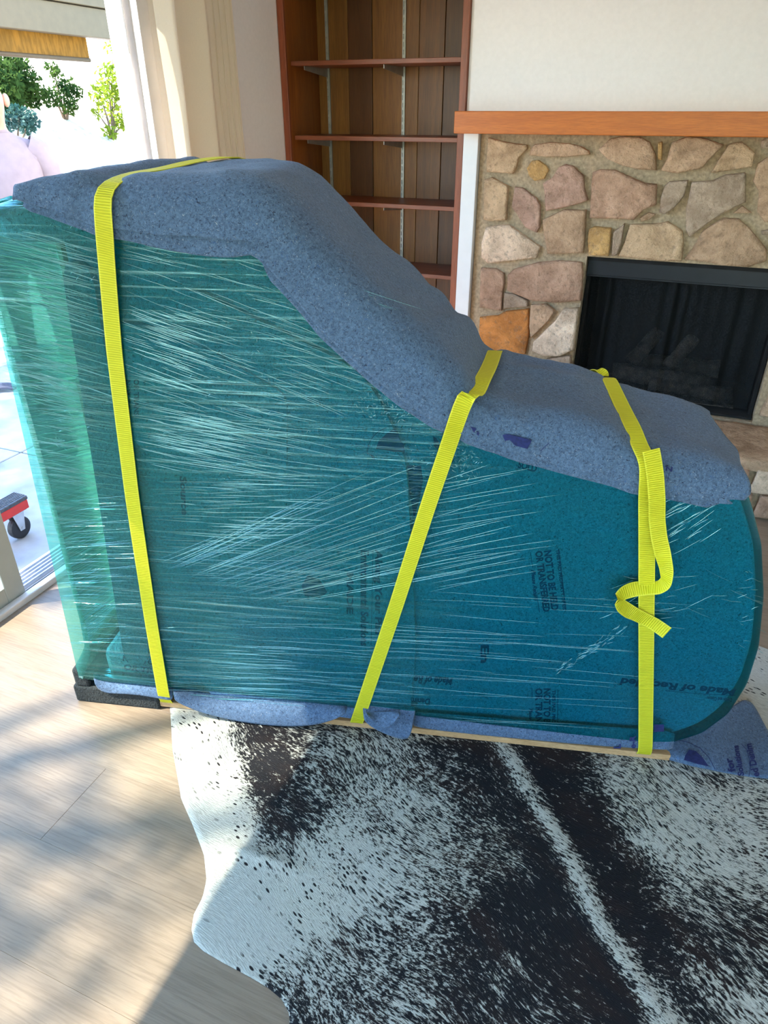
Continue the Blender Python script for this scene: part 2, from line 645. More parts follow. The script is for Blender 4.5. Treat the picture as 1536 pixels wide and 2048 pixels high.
def m_cloth(name, col, trans, tcol, pattern=0.0):
    g = N(name)
    v = g.coord()
    f = g.noise(v, 240, 2)
    c = g.mix(f, tuple(x * 0.9 for x in col), col)
    tcn = g.mix(g.ramp(g.noise(g.coord((6, 6, 1.5)), 9, 4), [(0.4, 0.0), (0.62, 1.0)]), tuple(x * (1 - 0.4 * pattern) for x in tcol), tuple(min(1, x * (1 + 0.7 * pattern)) for x in tcol))
    df = g.n('BsdfDiffuse')
    g.put(df.inputs[0], c)
    g.put(df.inputs['Normal'], g.bump(f, 0.1, 0.002))
    tl = g.n('BsdfTranslucent')
    g.put(tl.inputs[0], tcn)
    mx = g.n('MixShader')
    mx.inputs[0].default_value = trans
    g.t.links.new(df.outputs[0], mx.inputs[1])
    g.t.links.new(tl.outputs[0], mx.inputs[2])
    g.t.links.new(mx.outputs[0], g.out.inputs[0])
    return g.m


M['curtain'] = m_cloth('cream_curtain', (0.90, 0.80, 0.66), 0.30, (0.90, 0.80, 0.62))
M['shade'] = m_cloth('woven_shade', (0.20, 0.12, 0.04), 0.5, (0.50, 0.32, 0.10), 0.5)
M['beam'] = plain('painted_beam', (0.11, 0.077, 0.038), 0.6, var=0.04)
M['slab'] = plain('patio_stone', (0.27, 0.27, 0.27), 0.75, var=0.16, scale=5, bump=0.15)
M['soil'] = plain('pale_garden_soil', (0.55, 0.50, 0.40), 0.95, var=0.15, scale=6)
M['unseen_ground'] = plain('unseen_ground', (0.05, 0.075, 0.025), 0.95, var=0.2, scale=30)  # kept dark so the unseen ground bounces little warm light indoors
M['bark'] = plain('bark', (0.12, 0.085, 0.06), 0.9, var=0.2, bump=0.5)


def m_leaf(name, a, b):
    g = N(name)
    v = g.coord()
    f = g.noise(v, 3.0, 3)
    c = g.mix(g.ramp(f, [(0.35, 0.0), (0.65, 1.0)]), a, b)
    df = g.n('BsdfDiffuse')
    g.put(df.inputs[0], c)
    tl = g.n('BsdfTranslucent')
    g.put(tl.inputs[0], c)
    mx = g.n('MixShader')
    mx.inputs[0].default_value = 0.35
    g.t.links.new(df.outputs[0], mx.inputs[1])
    g.t.links.new(tl.outputs[0], mx.inputs[2])
    g.t.links.new(mx.outputs[0], g.out.inputs[0])
    return g.m


M['leaf_dark'] = m_leaf('dark_green_leaf', (0.020, 0.045, 0.014), (0.05, 0.085, 0.02))
M['leaf_blue'] = m_leaf('blue_green_leaf', (0.02, 0.06, 0.05), (0.06, 0.11, 0.10))
M['leaf_lime'] = m_leaf('lime_leaf', (0.11, 0.16, 0.015), (0.20, 0.25, 0.03))
M['red'] = plain('red_painted_wood', (0.62, 0.03, 0.02), 0.5, var=0.05)
M['rubber'] = plain('black_rubber', (0.015, 0.015, 0.017), 0.6)
M['grip'] = plain('ribbed_grey_mat', (0.07, 0.075, 0.085), 0.8, var=0.2, scale=90, bump=0.4)
M['zinc'] = plain('zinc_plate', (0.55, 0.55, 0.55), 0.35, 0.8)
M['glove'] = plain('grey_work_glove', (0.06, 0.065, 0.09), 0.9, var=0.2, bump=0.3)
M['skin'] = plain('skin', (0.42, 0.20, 0.13), 0.55, var=0.06)
M['shirt'] = plain('pale_pink_shirt', (0.20, 0.155, 0.165), 0.85, var=0.04)
M['trousers'] = plain('dark_trousers', (0.03, 0.035, 0.05), 0.85)
M['hair'] = plain('dark_hair', (0.012, 0.010, 0.009), 0.6)
M['shoe'] = plain('black_shoe', (0.02, 0.02, 0.02), 0.6)

# ------------------------------------------------------------------ the room shell
LX, BY, RX, FY, HZ = -1.98, 3.5, 3.2, -3.0, 2.55      # left wall, back wall, right wall, rear wall, ceiling

# floor of laid planks
floor = box_obj('floor', (LX - 0.02, FY - 0.1, -0.12), (RX + 0.1, BY + 0.45, -0.012), M['subfloor'])
tag(floor, 'grey-brown oak plank floor running under the cowhide rug', 'floor', kind='structure')
pw, pl = 0.23, 1.52
pm = None
row = 0
y = FY
while y < BY:
    x = LX - (row * 0.53 % 1.0) * pl
    while x < RX:
        x0, x1 = max(x, LX - 0.02), min(x + pl, RX)
        if x1 - x0 > 0.05:
            bm = bmesh.new()
            box(bm, (0.0001, 0.0001, -0.012), (x1 - x0 - 0.0001, pw - 0.0001, 0.0), 0.0006, 1)
            p = bm_obj('plank', bm, M['plank'], floor)
            p.location = (x0, y, 0)
            k = 0.95 + 0.10 * random.random()
            p.color = (k, k * (0.985 + 0.02 * random.random()), k * (0.97 + 0.03 * random.random()), 1)
        x += pl
    y += pw
    row += 1

tag(box_obj('ceiling', (LX - 0.15, FY - 0.15, HZ), (RX + 0.15, BY + 0.5, HZ + 0.12), M['ceiling']),
    'flat white painted ceiling above the room', 'ceiling', kind='structure')
tag(box_obj('wall_right', (RX, FY - 0.15, -0.1), (RX + 0.12, BY + 0.5, HZ), M['wall_white']),
    'plain white wall opposite the sliding door', 'wall', kind='structure')
# left wall: solid beside the curtain and above and before the glass door
bm = bmesh.new()
box(bm, (LX - 0.14, 2.535, -0.1), (LX, BY + 0.5, HZ))
box(bm, (LX - 0.14, -1.6, 2.14), (LX, 2.535, HZ))
box(bm, (LX - 0.14, FY - 0.1, -0.1), (LX, -1.6, HZ))
tag(bm_obj('wall_left', bm, M['wall_grey']), 'grey painted wall between the curtain and the bookcase', 'wall', kind='structure')
# rear wall with a wide window behind the photographer
bm = bmesh.new()
box(bm, (LX, FY - 0.14, -0.1), (-1.7, FY, HZ))
box(bm, (2.9, FY - 0.14, -0.1), (RX, FY, HZ))
box(bm, (-1.7, FY - 0.14, 2.2), (2.9, FY, HZ))
box(bm, (-1.7, FY - 0.14, -0.1), (2.9, FY, 0.55))
tag(bm_obj('wall_rear', bm, M['wall_white']), 'white wall with a wide window facing the fireplace', 'wall', kind='structure')
w1 = root('window_1', 'wide four-light window facing the fireplace wall', 'window', (0.6, FY - 0.07, 0.55), kind='structure')
bm = bmesh.new()
for xx in (-1.7, -0.57, 0.57, 1.72, 2.84):
    box(bm, (xx, FY - 0.10, 0.55), (xx + 0.06, FY - 0.04, 2.2))
for zz in (0.55, 2.14):
    box(bm, (-1.7, FY - 0.095, zz), (2.9, FY - 0.045, zz + 0.06))
bm_obj('window_frame', bm, M['frame'], w1)
for xx in (-1.64, -0.51, 0.63, 1.78):
    box_obj('pane', (xx, FY - 0.075, 0.61), (xx + 1.07, FY - 0.07, 2.14), M['glass'], w1)

# back wall: chimney breast of field stone with the firebox opening, painted plaster above the mantel
OPL, OPR, OPT, OPB = -0.425, 0.435, 0.955, 0.265
bm = bmesh.new()
box(bm, (-0.965, BY, -0.1), (OPL, BY + 0.6, 1.47))
box(bm, (OPR, BY, -0.1), (1.6, BY + 0.6, 1.47))
box(bm, (OPL, BY, OPT), (OPR, BY + 0.6, 1.47))
box(bm, (OPL, BY, -0.1), (OPR, BY + 0.6, OPB))
wall_back = tag(bm_obj('wall_back', bm, M['mortar']), 'field-stone fireplace wall set in sandy mortar under the wooden mantel', 'wall', kind='structure')
tag(box_obj('wall_back_upper', (-1.037, BY - 0.01, 1.47), (1.6, BY + 0.6, HZ), M['wall_white']),
    'smooth white plaster wall above the wooden mantel', 'wall', kind='structure')
bm = bmesh.new()
box(bm, (1.6, BY - 0.01, -0.1), (RX, BY + 0.1, HZ))
box(bm, (LX - 0.1, BY + 0.42, -0.1), (-1.0, BY + 0.5, HZ))
tag(bm_obj('wall_back_side', bm, M['wall_white']), 'white wall closing the room beside the chimney breast', 'wall', kind='structure')
tag(box_obj('trim_1', (-1.038, BY - 0.035, 0.0), (-0.968, BY + 0.02, 1.452), M['trim'], bevel=0.003),
    'white painted vertical trim board between bookcase post and stones', 'trim', kind='structure')

# stones traced on the face of the chimney breast
ZA = lambda pts: [(960 + x / 2.6667, 260 + y / 2.6667) for x, y in pts]
ZB = lambda pts: [(940 + x / 5.908, 500 + y / 5.908) for x, y in pts]
TAN, BUFF, PINK, GREY, CREAM, ORNG, PLUM, WHITE, OCHRE = ((.58, .405, .28), (.62, .45, .30), (.54, .355, .26), (.48, .38, .30),
    (.80, .63, .49), (.66, .28, .085), (.50, .33, .265), (.82, .68, .55), (.58, .37, .16))
stones = [
    (ZA([(45, 42), (150, 68), (250, 80), (252, 100), (205, 145), (195, 195), (175, 232), (35, 222), (38, 120)]), BUFF),
    (ZA([(270, 110), (290, 78), (370, 65), (470, 72), (530, 85), (590, 118), (585, 130), (470, 142), (360, 142), (300, 138), (262, 135)]), TAN),
    (ZA([(275, 165), (310, 162), (350, 190), (365, 215), (340, 260), (290, 272), (260, 245), (248, 205)]), OCHRE),
    (ZA([(335, 285), (385, 255), (420, 200), (455, 185), (500, 195), (552, 245), (555, 310), (575, 375), (540, 390), (420, 420), (350, 432), (345, 340)]), PLUM),
    (ZA([(600, 225), (640, 212), (720, 215), (800, 250), (880, 285), (940, 290), (938, 400), (870, 425), (820, 478), (700, 472), (585, 470), (595, 330)]), PINK),
    (ZA([(632, 105), (690, 50), (760, 35), (850, 38), (905, 65), (935, 130), (942, 215), (850, 210), (760, 190), (680, 155)]), TAN),
    (ZA([(950, 65), (972, 62), (970, 160), (950, 158)]), OCHRE),
    (ZA([(1025, 65), (1110, 35), (1200, 45), (1300, 80), (1225, 155), (1180, 205), (1050, 230), (965, 215), (1000, 150)]), TAN),
    (ZA([(1330, 75), (1395, 62), (1430, 90), (1468, 125), (1450, 195), (1330, 215), (1235, 228), (1270, 165)]), BUFF),
    (ZA([(1500, 60), (1536, 40), (1700, 40), (1700, 115), (1500, 95)]), GREY),
    (ZA([(1536, 145), (1640, 130), (1690, 200), (1680, 470), (1520, 490), (1480, 440), (1490, 330), (1458, 275), (1485, 180)]), TAN),
    (ZA([(22, 265), (60, 252), (120, 285), (150, 300), (140, 480), (60, 485), (20, 480)]), BUFF),
    (ZA([(185, 305), (225, 310), (300, 365), (320, 400), (318, 520), (300, 548), (240, 520), (195, 450), (168, 410)]), PLUM),
    (ZA([(985, 300), (1010, 275), (1110, 268), (1090, 350), (1040, 410), (985, 450), (958, 440), (965, 360)]), GREY),
    (ZA([(1130, 280), (1240, 270), (1310, 240), (1415, 228), (1415, 385), (1300, 440), (1210, 500), (1115, 572), (1098, 530), (1100, 420)]), GREY),
    (ZA([(1350, 445), (1400, 405), (1448, 442)]), TAN),
    (ZA([(855, 470), (900, 440), (935, 450), (900, 480), (860, 488)]), TAN),
    (ZA([(30, 520), (90, 510), (150, 505), (200, 540), (320, 625), (300, 682), (150, 698), (40, 712), (8, 680), (8, 600)]), CREAM),
    (ZA([(335, 480), (450, 425), (565, 428), (560, 560), (550, 655), (360, 660), (345, 560)]), TAN),
    (ZA([(580, 530), (610, 515), (700, 525), (695, 600), (685, 672), (580, 668), (575, 590)]), OCHRE),
    (ZA([(712, 545), (770, 500), (755, 600), (728, 668), (702, 672)]), GREY),
    (ZA([(800, 505), (960, 500), (1000, 490), (1080, 540), (1085, 620), (1075, 700), (960, 698), (735, 672), (770, 600)]), BUFF),
    (ZA([(1090, 690), (1130, 640), (1190, 540), (1300, 470), (1380, 475), (1440, 530), (1530, 640), (1525, 700), (1430, 732), (1300, 722), (1180, 700)]), TAN),
    (ZA([(1500, 540), (1640, 510), (1640, 570), (1505, 560)]), GREY),
    (ZA([(1545, 600), (1660, 580), (1680, 740), (1560, 700)]), BUFF),
    (ZB([(128, 215), (300, 225), (395, 280), (400, 400), (380, 500), (370, 720), (200, 690), (112, 680), (115, 450)]), PINK),
    (ZB([(440, 300), (520, 230), (800, 150), (1050, 130), (1320, 150), (1330, 350), (1310, 600), (1000, 625), (720, 595), (580, 540), (440, 480)]), PINK),
    (ZB([(400, 510), (520, 525), (680, 600), (680, 670), (395, 690)]), GREY),
    (ZB([(112, 800), (330, 780), (420, 730), (690, 700), (690, 1000), (650, 1230), (400, 1300), (95, 1300)]), ORNG),
    (ZB([(720, 650), (900, 640), (1000, 720), (930, 830), (720, 1040), (700, 900)]), TAN),
    (ZB([(1100, 700), (1280, 690), (1250, 930), (1220, 1180), (1050, 1255), (850, 1250), (735, 1190), (750, 1090), (900, 940), (1000, 850)]), WHITE),
    (ZB([(900, 1290), (1190, 1250), (1210, 1480), (880, 1480)]), GREY),
]


def stone_obj(poly, col, parent, proud, jit=0.006, plane='y', base=BY):
    """an irregular stone: outline in (a, b), bulging out of the wall face"""
    n = 34
    p = resample(poly, n)
    for c_ in np.array(poly, float):
        p[np.argmin(((p - c_) ** 2).sum(1))] = c_
    c = p.mean(0)
    for i in range(n):
        dv = p[i] - c
        p[i] = c + dv * (1 + jit * 3 * nz(p[i][0] * 30, p[i][1] * 30, c[0]))
    rings = [(1.015, -0.015), (1.005, proud * 0.62), (0.975, proud * 0.95), (0.85, proud), (0.45, proud)]
    vs, fs = [], []
    for f, h in rings:
        for i in range(n):
            q = c + (p[i] - c) * f
            hh = h + (0.010 * nz(q[0] * 14, q[1] * 14, c[1] * 9) if f < 1 else 0.004 * nz(q[0] * 20, q[1] * 20, 2))
            vs.append((q[0], q[1], hh))
    vs.append((c[0], c[1], proud + 0.008 * nz(c[0] * 14, c[1] * 14, 3)))
    for r in range(len(rings) - 1):
        for i in range(n):
            fs.append((r * n + i, r * n + (i + 1) % n, (r + 1) * n + (i + 1) % n, (r + 1) * n + i))
    k = (len(rings) - 1) * n
    for i in range(n):
        fs.append((k + i, k + (i + 1) % n, len(vs) - 1))
    if plane == 'y':
        vs = [(a, base - h, b) for a, b, h in vs]
    else:
        vs = [(a, b, base + h) for a, b, h in vs]
    o = mesh_obj('stone', vs, fs, M['stone'], parent, smooth=True)
    o.color = (*col, 1)
    return o


def shade_var(c):
    k = 0.92 + 0.16 * random.random()
    return tuple(x * k for x in c)


for poly, col in stones:
    stone_obj([tuple(on_y(x, y, BY - 0.02)[[0, 2]]) for x, y in poly], shade_var(col), wall_back, 0.018 + 0.018 * random.random())
# the courses that go on below and right of what the photograph shows
zz = 0.02
for rowi, hh in enumerate((0.20, 0.22)):
    xx = -0.95
    while xx < -0.48:
        ww = 0.16 + 0.1 * random.random()
        x1 = min(xx + ww, -0.44)
        stone_obj([(xx, zz), (x1 - 0.02, zz + 0.01), (x1 - 0.025, zz + hh - 0.03), (xx + 0.02, zz + hh - 0.02)], shade_var(random.choice([TAN, BUFF, PINK, GREY])), wall_back, 0.03)
        xx = x1 + 0.01
    zz += hh
zz = 0.30
while zz < 1.4:
    hh = 0.15 + 0.08 * random.random()
    xx = 0.455
    if zz > 0.75:
        xx = 0.51
    while xx < 1.5:
        ww = 0.2 + 0.14 * random.random()
        stone_obj([(xx, zz + 0.01), (xx + ww - 0.03, zz), (xx + ww - 0.02, min(zz + hh - 0.03, 1.44)), (xx + 0.03, min(zz + hh - 0.02, 1.45))],
                  shade_var(random.choice([TAN, BUFF, PINK, GREY, OCHRE])), wall_back, 0.03)
        xx += ww
    zz += hh

# raised stone hearth
hearth = box_obj('raised_hearth', (-0.95, 3.06, 0.0), (1.5, BY, 0.235), M['mortar'])
tag(hearth, 'raised hearth of tan stone slabs in front of the firebox', 'hearth', kind='structure')
xx = -0.95
for ww in (0.52, 0.46, 0.50, 0.44, 0.52):
    o = stone_obj([(xx + 0.01, 3.05), (xx + ww - 0.012, 3.045), (xx + ww - 0.015, BY - 0.03), (xx + 0.008, BY - 0.035)], shade_var(random.choice([PINK, TAN])), hearth, 0.032, 0.003, 'z', 0.235)
    xx += ww
for r, (z0, z1) in enumerate(((0.012, 0.115), (0.125, 0.228))):
    xx = -0.94 + 0.07 * r
    while xx < 1.4:
        ww = 0.17 + 0.16 * random.random()
        stone_obj([(xx, z0), (xx + ww - 0.015, z0 + 0.006), (xx + ww - 0.02, z1 - 0.004), (xx + 0.012, z1)], shade_var(random.choice([TAN, BUFF, PINK, CREAM])), hearth, 0.03, 0.006, 'y', 3.06)
        xx += ww

# mantel beam
mant = box_obj('mantel_beam', (-1.055, BY - 0.135, 1.452), (1.5, BY + 0.0, 1.538), M['mantel'], bevel=0.003)
tag(mant, 'orange-brown wooden mantel beam above the stone fireplace', 'mantel')

# ------------------------------------------------------------------ firebox
fb = root('gas_fireplace', 'black metal firebox with mesh screen and ceramic logs', 'fireplace', (0, BY, OPB))
bm = bmesh.new()
e = 0.004
box(bm, (OPL + e, BY + 0.52, OPB + e), (OPR - e, BY + 0.56, OPT - e))
box(bm, (OPL + e, BY + 0.06, OPB + e), (OPL + 0.02, BY + 0.56, OPT - e))
box(bm, (OPR - 0.02, BY + 0.06, OPB + e), (OPR - e, BY + 0.56, OPT - e))
box(bm, (OPL + e, BY + 0.02, OPB + e), (OPR - e, BY + 0.56, OPB + 0.015))
box(bm, (OPL + e, BY + 0.02, OPT - 0.02), (OPR - e, BY + 0.56, OPT - e))
bm_obj('firebox_lining', bm, M['soot'], fb)
bm = bmesh.new()
box(bm, (OPL + e, BY + 0.035, 0.868), (OPR - e, BY + 0.055, OPT - e), 0.002)
box(bm, (OPL + e, BY + 0.035, 0.862), (OPR - e, BY + 0.10, 0.868))
bm_obj('hood', bm, M['black_metal'], fb)
# folded mesh curtain
vs, fs = [], []
nc = 150
for i in range(nc + 1):
    x = OPL + 0.03 + (OPR - OPL - 0.06) * i / nc
    yy = BY + 0.085 + 0.012 * sin(i * 0.55 + 2.5 * sin(i * 0.07)) * (0.25 + 0.75 * (0.5 + 0.5 * sin(i * 0.11)) ** 3)
    for z in (OPB + 0.03, 0.87):
        vs.append((x, yy, z))
for i in range(nc):
    fs.append((2 * i, 2 * i + 2, 2 * i + 3, 2 * i + 1))
mesh_obj('mesh_screen', vs, fs, M['screen'], fb, smooth=True)


def log_obj(a, b, r, seed):
    pth = [Vector(a).lerp(Vector(b), t) + Vector((0, 0, 0.01 * nz(t * 4, seed))) for t in np.linspace(0, 1, 9)]
    rr = [r * (0.88 + 0.3 * abs(nz(t * 5, seed * 3.3))) for t in np.linspace(0, 1, 9)]
    vs, fs = tube(pth, rr, 12)
    vs = [v + Vector((1, 1, 1)) * 0.008 * nz(v.x * 40, v.y * 40, v.z * 40) for v in vs]
    mesh_obj('log', vs, fs, M['log'], fb, smooth=True)


log_obj((-0.24, BY + 0.20, 0.37), (0.22, BY + 0.19, 0.36), 0.045, 1)
log_obj((-0.18, BY + 0.34, 0.38), (0.26, BY + 0.33, 0.40), 0.05, 2)
log_obj((-0.16, BY + 0.22, 0.42), (-0.06, BY + 0.32, 0.56), 0.04, 3)
log_obj((0.02, BY + 0.20, 0.42), (0.11, BY + 0.30, 0.55), 0.038, 4)
log_obj((-0.05, BY + 0.16, 0.34), (0.30, BY + 0.13, 0.335), 0.035, 5)
vs, fs = [], []
for i in range(26):
    for j in range(10):
        x, yy = -0.3 + 0.65 * i / 25, BY + 0.10 + 0.32 * j / 9
        vs.append((x, yy, OPB + 0.02 + 0.05 * abs(nz(x * 28, yy * 28, 4)) * (1 if 0 < j < 9 else 0)))
for i in range(25):
    for j in range(9):
        k = i * 10 + j
        fs.append((k, k + 10, k + 11, k + 1))
o = mesh_obj('ember_bed', vs, fs, M['log'], fb)

# ------------------------------------------------------------------ built-in bookcase
BCL, BCR, BCB = -1.965, -1.042, BY + 0.33
bc = root('bookcase', 'tall stained wood bookcase with adjustable empty shelves beside the fireplace', 'bookcase', (-1.5, BY, 0))
box_obj('side_panel', (BCL, BY + 0.005, 0.0), (BCL + 0.02, BCB, HZ - 0.002), M['cedar'], bc).color = (1.0, 0.72, 0.55, 1)
box_obj('side_panel', (BCR - 0.02, BY + 0.005, 0.0), (BCR, BCB, HZ - 0.002), M['cedar'], bc).color = (1.0, 0.72, 0.55, 1)
box_obj('front_post', (BCL - 0.012, BY - 0.012, 0.0), (BCL + 0.022, BY + 0.006, HZ - 0.002), M['mahog'], bc, 0.002)
box_obj('front_post', (BCR - 0.028, BY - 0.03, 0.0), (BCR + 0.003, BY + 0.006, HZ - 0.002), M['mahog'], bc, 0.002)
xs = [-1.945, -1.772, -1.640, -1.392, -1.262, -1.062]
ton = [(1.0, 1.0, 1.0), (.48, .38, .36), (1.05, 1.0, .9), (.72, .62, .55), (.45, .36, .36)]
for i in range(5):
    box_obj('plank', (xs[i] + 0.0015, BCB - 0.004 - 0.002 * (i % 2), 0.0), (xs[i + 1] - 0.0015, BCB + 0.012, HZ - 0.002), M['cedar'], bc, 0.0015).color = (*ton[i], 1)
box_obj('back_board', (BCL, BCB + 0.012, 0.0), (BCR, BCB + 0.022, HZ - 0.002), M['dark_gap'], bc)
for x in (-1.885, -1.468):
    st = root('upright', '', '') if False else None
    bm = bmesh.new()
    box(bm, (x - 0.008, BCB - 0.014, 0.1), (x - 0.004, BCB - 0.005, 2.45))
    box(bm, (x + 0.004, BCB - 0.014, 0.1), (x + 0.008, BCB - 0.005, 2.45))
    z = 0.1
    while z < 2.44:
        box(bm, (x - 0.004, BCB - 0.014, z), (x + 0.004, BCB - 0.010, z + 0.012))
        z += 0.032
    box(bm, (x - 0.005, BCB - 0.008, 0.1), (x + 0.005, BCB - 0.005, 2.45))
    bm_obj('slotted_standard', bm, M['steel'], bc)['label'] = 'slotted steel shelf standard'
for zs, tilt in ((1.735, 0.004), (1.42, 0.0), (1.124, -0.003), (0.80, -0.004), (0.46, 0.0), (2.06, 0.0)):
    sh = box_obj('shelf', (BCL + 0.024, BY + 0.03, zs - 0.010), (BCR - 0.024, BCB - 0.018, zs + 0.010), M['mahog_x'], bc, 0.002)
    for x in (-1.885, -1.468, -1.085):
        bm = bmesh.new()
        vs = [(x - 0.0015, BCB - 0.02, zs - 0.0105), (x - 0.0015, BY + 0.06, zs - 0.0105), (x - 0.0015, BY + 0.06, zs - 0.026), (x - 0.0015, BCB - 0.02, zs - 0.05)]
        va = [bm.verts.new(v) for v in vs]
        vb = [bm.verts.new((v[0] + 0.003, v[1], v[2])) for v in vs]
        bm.faces.new(va)
        bm.faces.new(vb[::-1])
        for i in range(4):
            bm.faces.new((va[i], va[(i + 1) % 4], vb[(i + 1) % 4], vb[i]))
        bm_obj('bracket', bm, M['steel'], sh)

# ------------------------------------------------------------------ sliding door and curtain
d1 = root('door_1', 'white sliding glass door standing open to the patio', 'door', (LX - 0.07, 1.4, 0), kind='structure')
bm = bmesh.new()
for y0, y1, x0, x1 in ((2.495, 2.56, -2.12, -2.06), (2.468, 2.50, -2.072, -2.035), (2.455, 2.50, -2.046, -2.010), (2.49, 2.535, -2.12, -1.985), (2.470, 2.535, -1.99, -1.962)):
    box(bm, (x0, y0, -0.05), (x1, y1, 2.12), 0.003)
bm_obj('jamb', bm, M['frame'], d1)
bm = bmesh.new()
box(bm, (-2.030, 2.448, 1.72), (-2.012, 2.458, 2.05), 0.003)
bm_obj('weather_strip', bm, M['trim'], d1)
bm = bmesh.new()
box(bm, (-2.12, -1.6, 2.11), (-1.985, 2.5, 2.14))
bm_obj('head', bm, M['frame'], d1)
bm = bmesh.new()
box(bm, (-2.16, -1.6, -0.10), (-1.985, 2.5, -0.004))
box(bm, (-1.995, -1.6, -0.02), (-1.965, 2.5, 0.024), 0.004)
bm_obj('sill', bm, M['frame'], d1)
bm = bmesh.new()
for k in range(5):
    box(bm, (-2.13 + 0.020 * k, 1.0, -0.006), (-2.124 + 0.020 * k, 2.40, 0.012))
bm_obj('track', bm, M['alu'], d1)
box_obj('track_groove', (-2.030, -1.6, -0.006), (-1.998, 2.42, 0.0), M['dark_gap'], d1)


def door_leaf(y0, y1, x, mat):
    lf = root('x', '', '') if False else None
    bm = bmesh.new()
    box(bm, (x - 0.018, y0, 0.004), (x + 0.018, y0 + 0.075, 2.105), 0.003)
    box(bm, (x - 0.018, y1 - 0.075, 0.004), (x + 0.018, y1, 2.105), 0.003)
    box(bm, (x - 0.0175, y0 + 0.075, 0.004), (x + 0.0175, y1 - 0.075, 0.085), 0.002)
    box(bm, (x - 0.0175, y0 + 0.075, 2.05), (x + 0.0175, y1 - 0.075, 2.105), 0.002)
    lf = bm_obj('door_leaf', bm, mat, d1)
    box_obj('pane', (x - 0.004, y0 + 0.07, 0.08), (x + 0.004, y1 - 0.07, 2.055), M['glass'], lf)
    return lf


lf = door_leaf(-0.92, 1.413, -2.014, M['panel_paint'])
box_obj('handle', (-1.992, 1.352, 0.95), (-1.975, 1.372, 1.15), M['alu'], lf, 0.003)
door_leaf(-1.59, -0.82, -2.09, M['frame'])

cu = root('curtain', 'cream fabric curtain drawn back beside the sliding door', 'curtain', (-1.9, 2.75, 0.02))
vs, fs = [], []
nu, nv = 150, 24
for j in range(nv + 1):
    z = 0.03 + (2.36 - 0.03) * j / nv
    for i in range(nu + 1):
        t = i / nu
        y = 2.50 + 0.50 * t
        # wide soft pleats next to the door, then tight stacked ones
        ph = 2 * pi * (1.5 * min(t, 0.62) / 0.62 + max(0, t - 0.62) / 0.38 * 4.5)
        amp = 0.040 - 0.026 * min(1, max(0, (t - 0.45) / 0.2))
        x = -1.905 + amp * sin(ph + 0.25 * sin(z * 2.1)) * (0.75 + 0.25 * z / 2.3) + 0.006 * nz(y * 9, z * 3)
        vs.append((x, y + 0.008 * sin(ph * 2), z))
for j in range(nv):
    for i in range(nu):
        k = j * (nu + 1) + i
        fs.append((k, k + 1, k + nu + 2, k + nu + 1))
cp = mesh_obj('curtain_panel', vs, fs, M['curtain'], cu, smooth=True)
vs, fs = tube([(-1.905, -1.5, 2.40), (-1.905, 3.1, 2.40)], 0.014, 10)
mesh_obj('curtain_rod', vs, fs, M['steel'], cu)
for k in range(9):
    y = 2.52 + 0.06 * k
    vs, fs = tube([(-1.905 + 0.022 * cos(a), y, 2.395 + 0.022 * sin(a)) for a in np.linspace(0, 2 * pi, 13)], 0.0025, 5, False)
    mesh_obj('curtain_ring', vs, fs, M['steel'], cu)
for y in (-0.9, 3.06):
    box_obj('rod_bracket', (LX - 0.0, y - 0.01, 2.38), (-1.90, y + 0.01, 2.39), M['steel'], cu)

# ------------------------------------------------------------------ cowhide rug
yl = [(-0.35, -0.15), (-0.2, -0.32), (0.1, -0.42), (0.40, -0.40), (0.553, -0.427), (0.576, -0.438), (0.594, -0.467), (0.602, -0.503), (0.606, -0.553), (0.608, -0.617), (0.612, -0.667),
      (0.62, -0.696), (0.64, -0.717), (0.669, -0.732), (0.71, -0.737), (0.748, -0.753), (0.798, -0.795), (0.856, -0.870), (0.908, -0.943),
      (0.929, -0.962), (1.031, -1.062), (1.165, -1.173), (1.35, -1.24), (1.60, -1.20), (1.85, -0.95), (2.02, -0.62), (2.12, -0.20), (2.16, 0.1)]
yr = [(-0.35, 0.25), (-0.25, 0.60), (-0.1, 0.95), (0.1, 1.20), (0.4, 1.35), (0.8, 1.32), (1.2, 1.30), (1.5, 1.20), (1.75, 0.98), (1.92, 0.85), (2.05, 0.66), (2.12, 0.50), (2.16, 0.3)]
rows = np.unique(np.concatenate([np.linspace(-0.35, 2.16, 220), np.linspace(0.59, 0.64, 40)]))
xlv = np.interp(rows, [a for a, b in yl], [b for a, b in yl])
xrv = np.interp(rows, [a for a, b in yr], [b for a, b in yr])
ncol = 170
GP = {}
SPINE = np.array([on_z(x, y)[:2] for x, y in ((960, 1400), (1005, 1495), (1050, 1575), (1092, 1640), (1140, 1720), (1200, 1850), (1290, 1990), (1400, 2150))])
blobs = []      # (x, y, radius, white amount, weight)
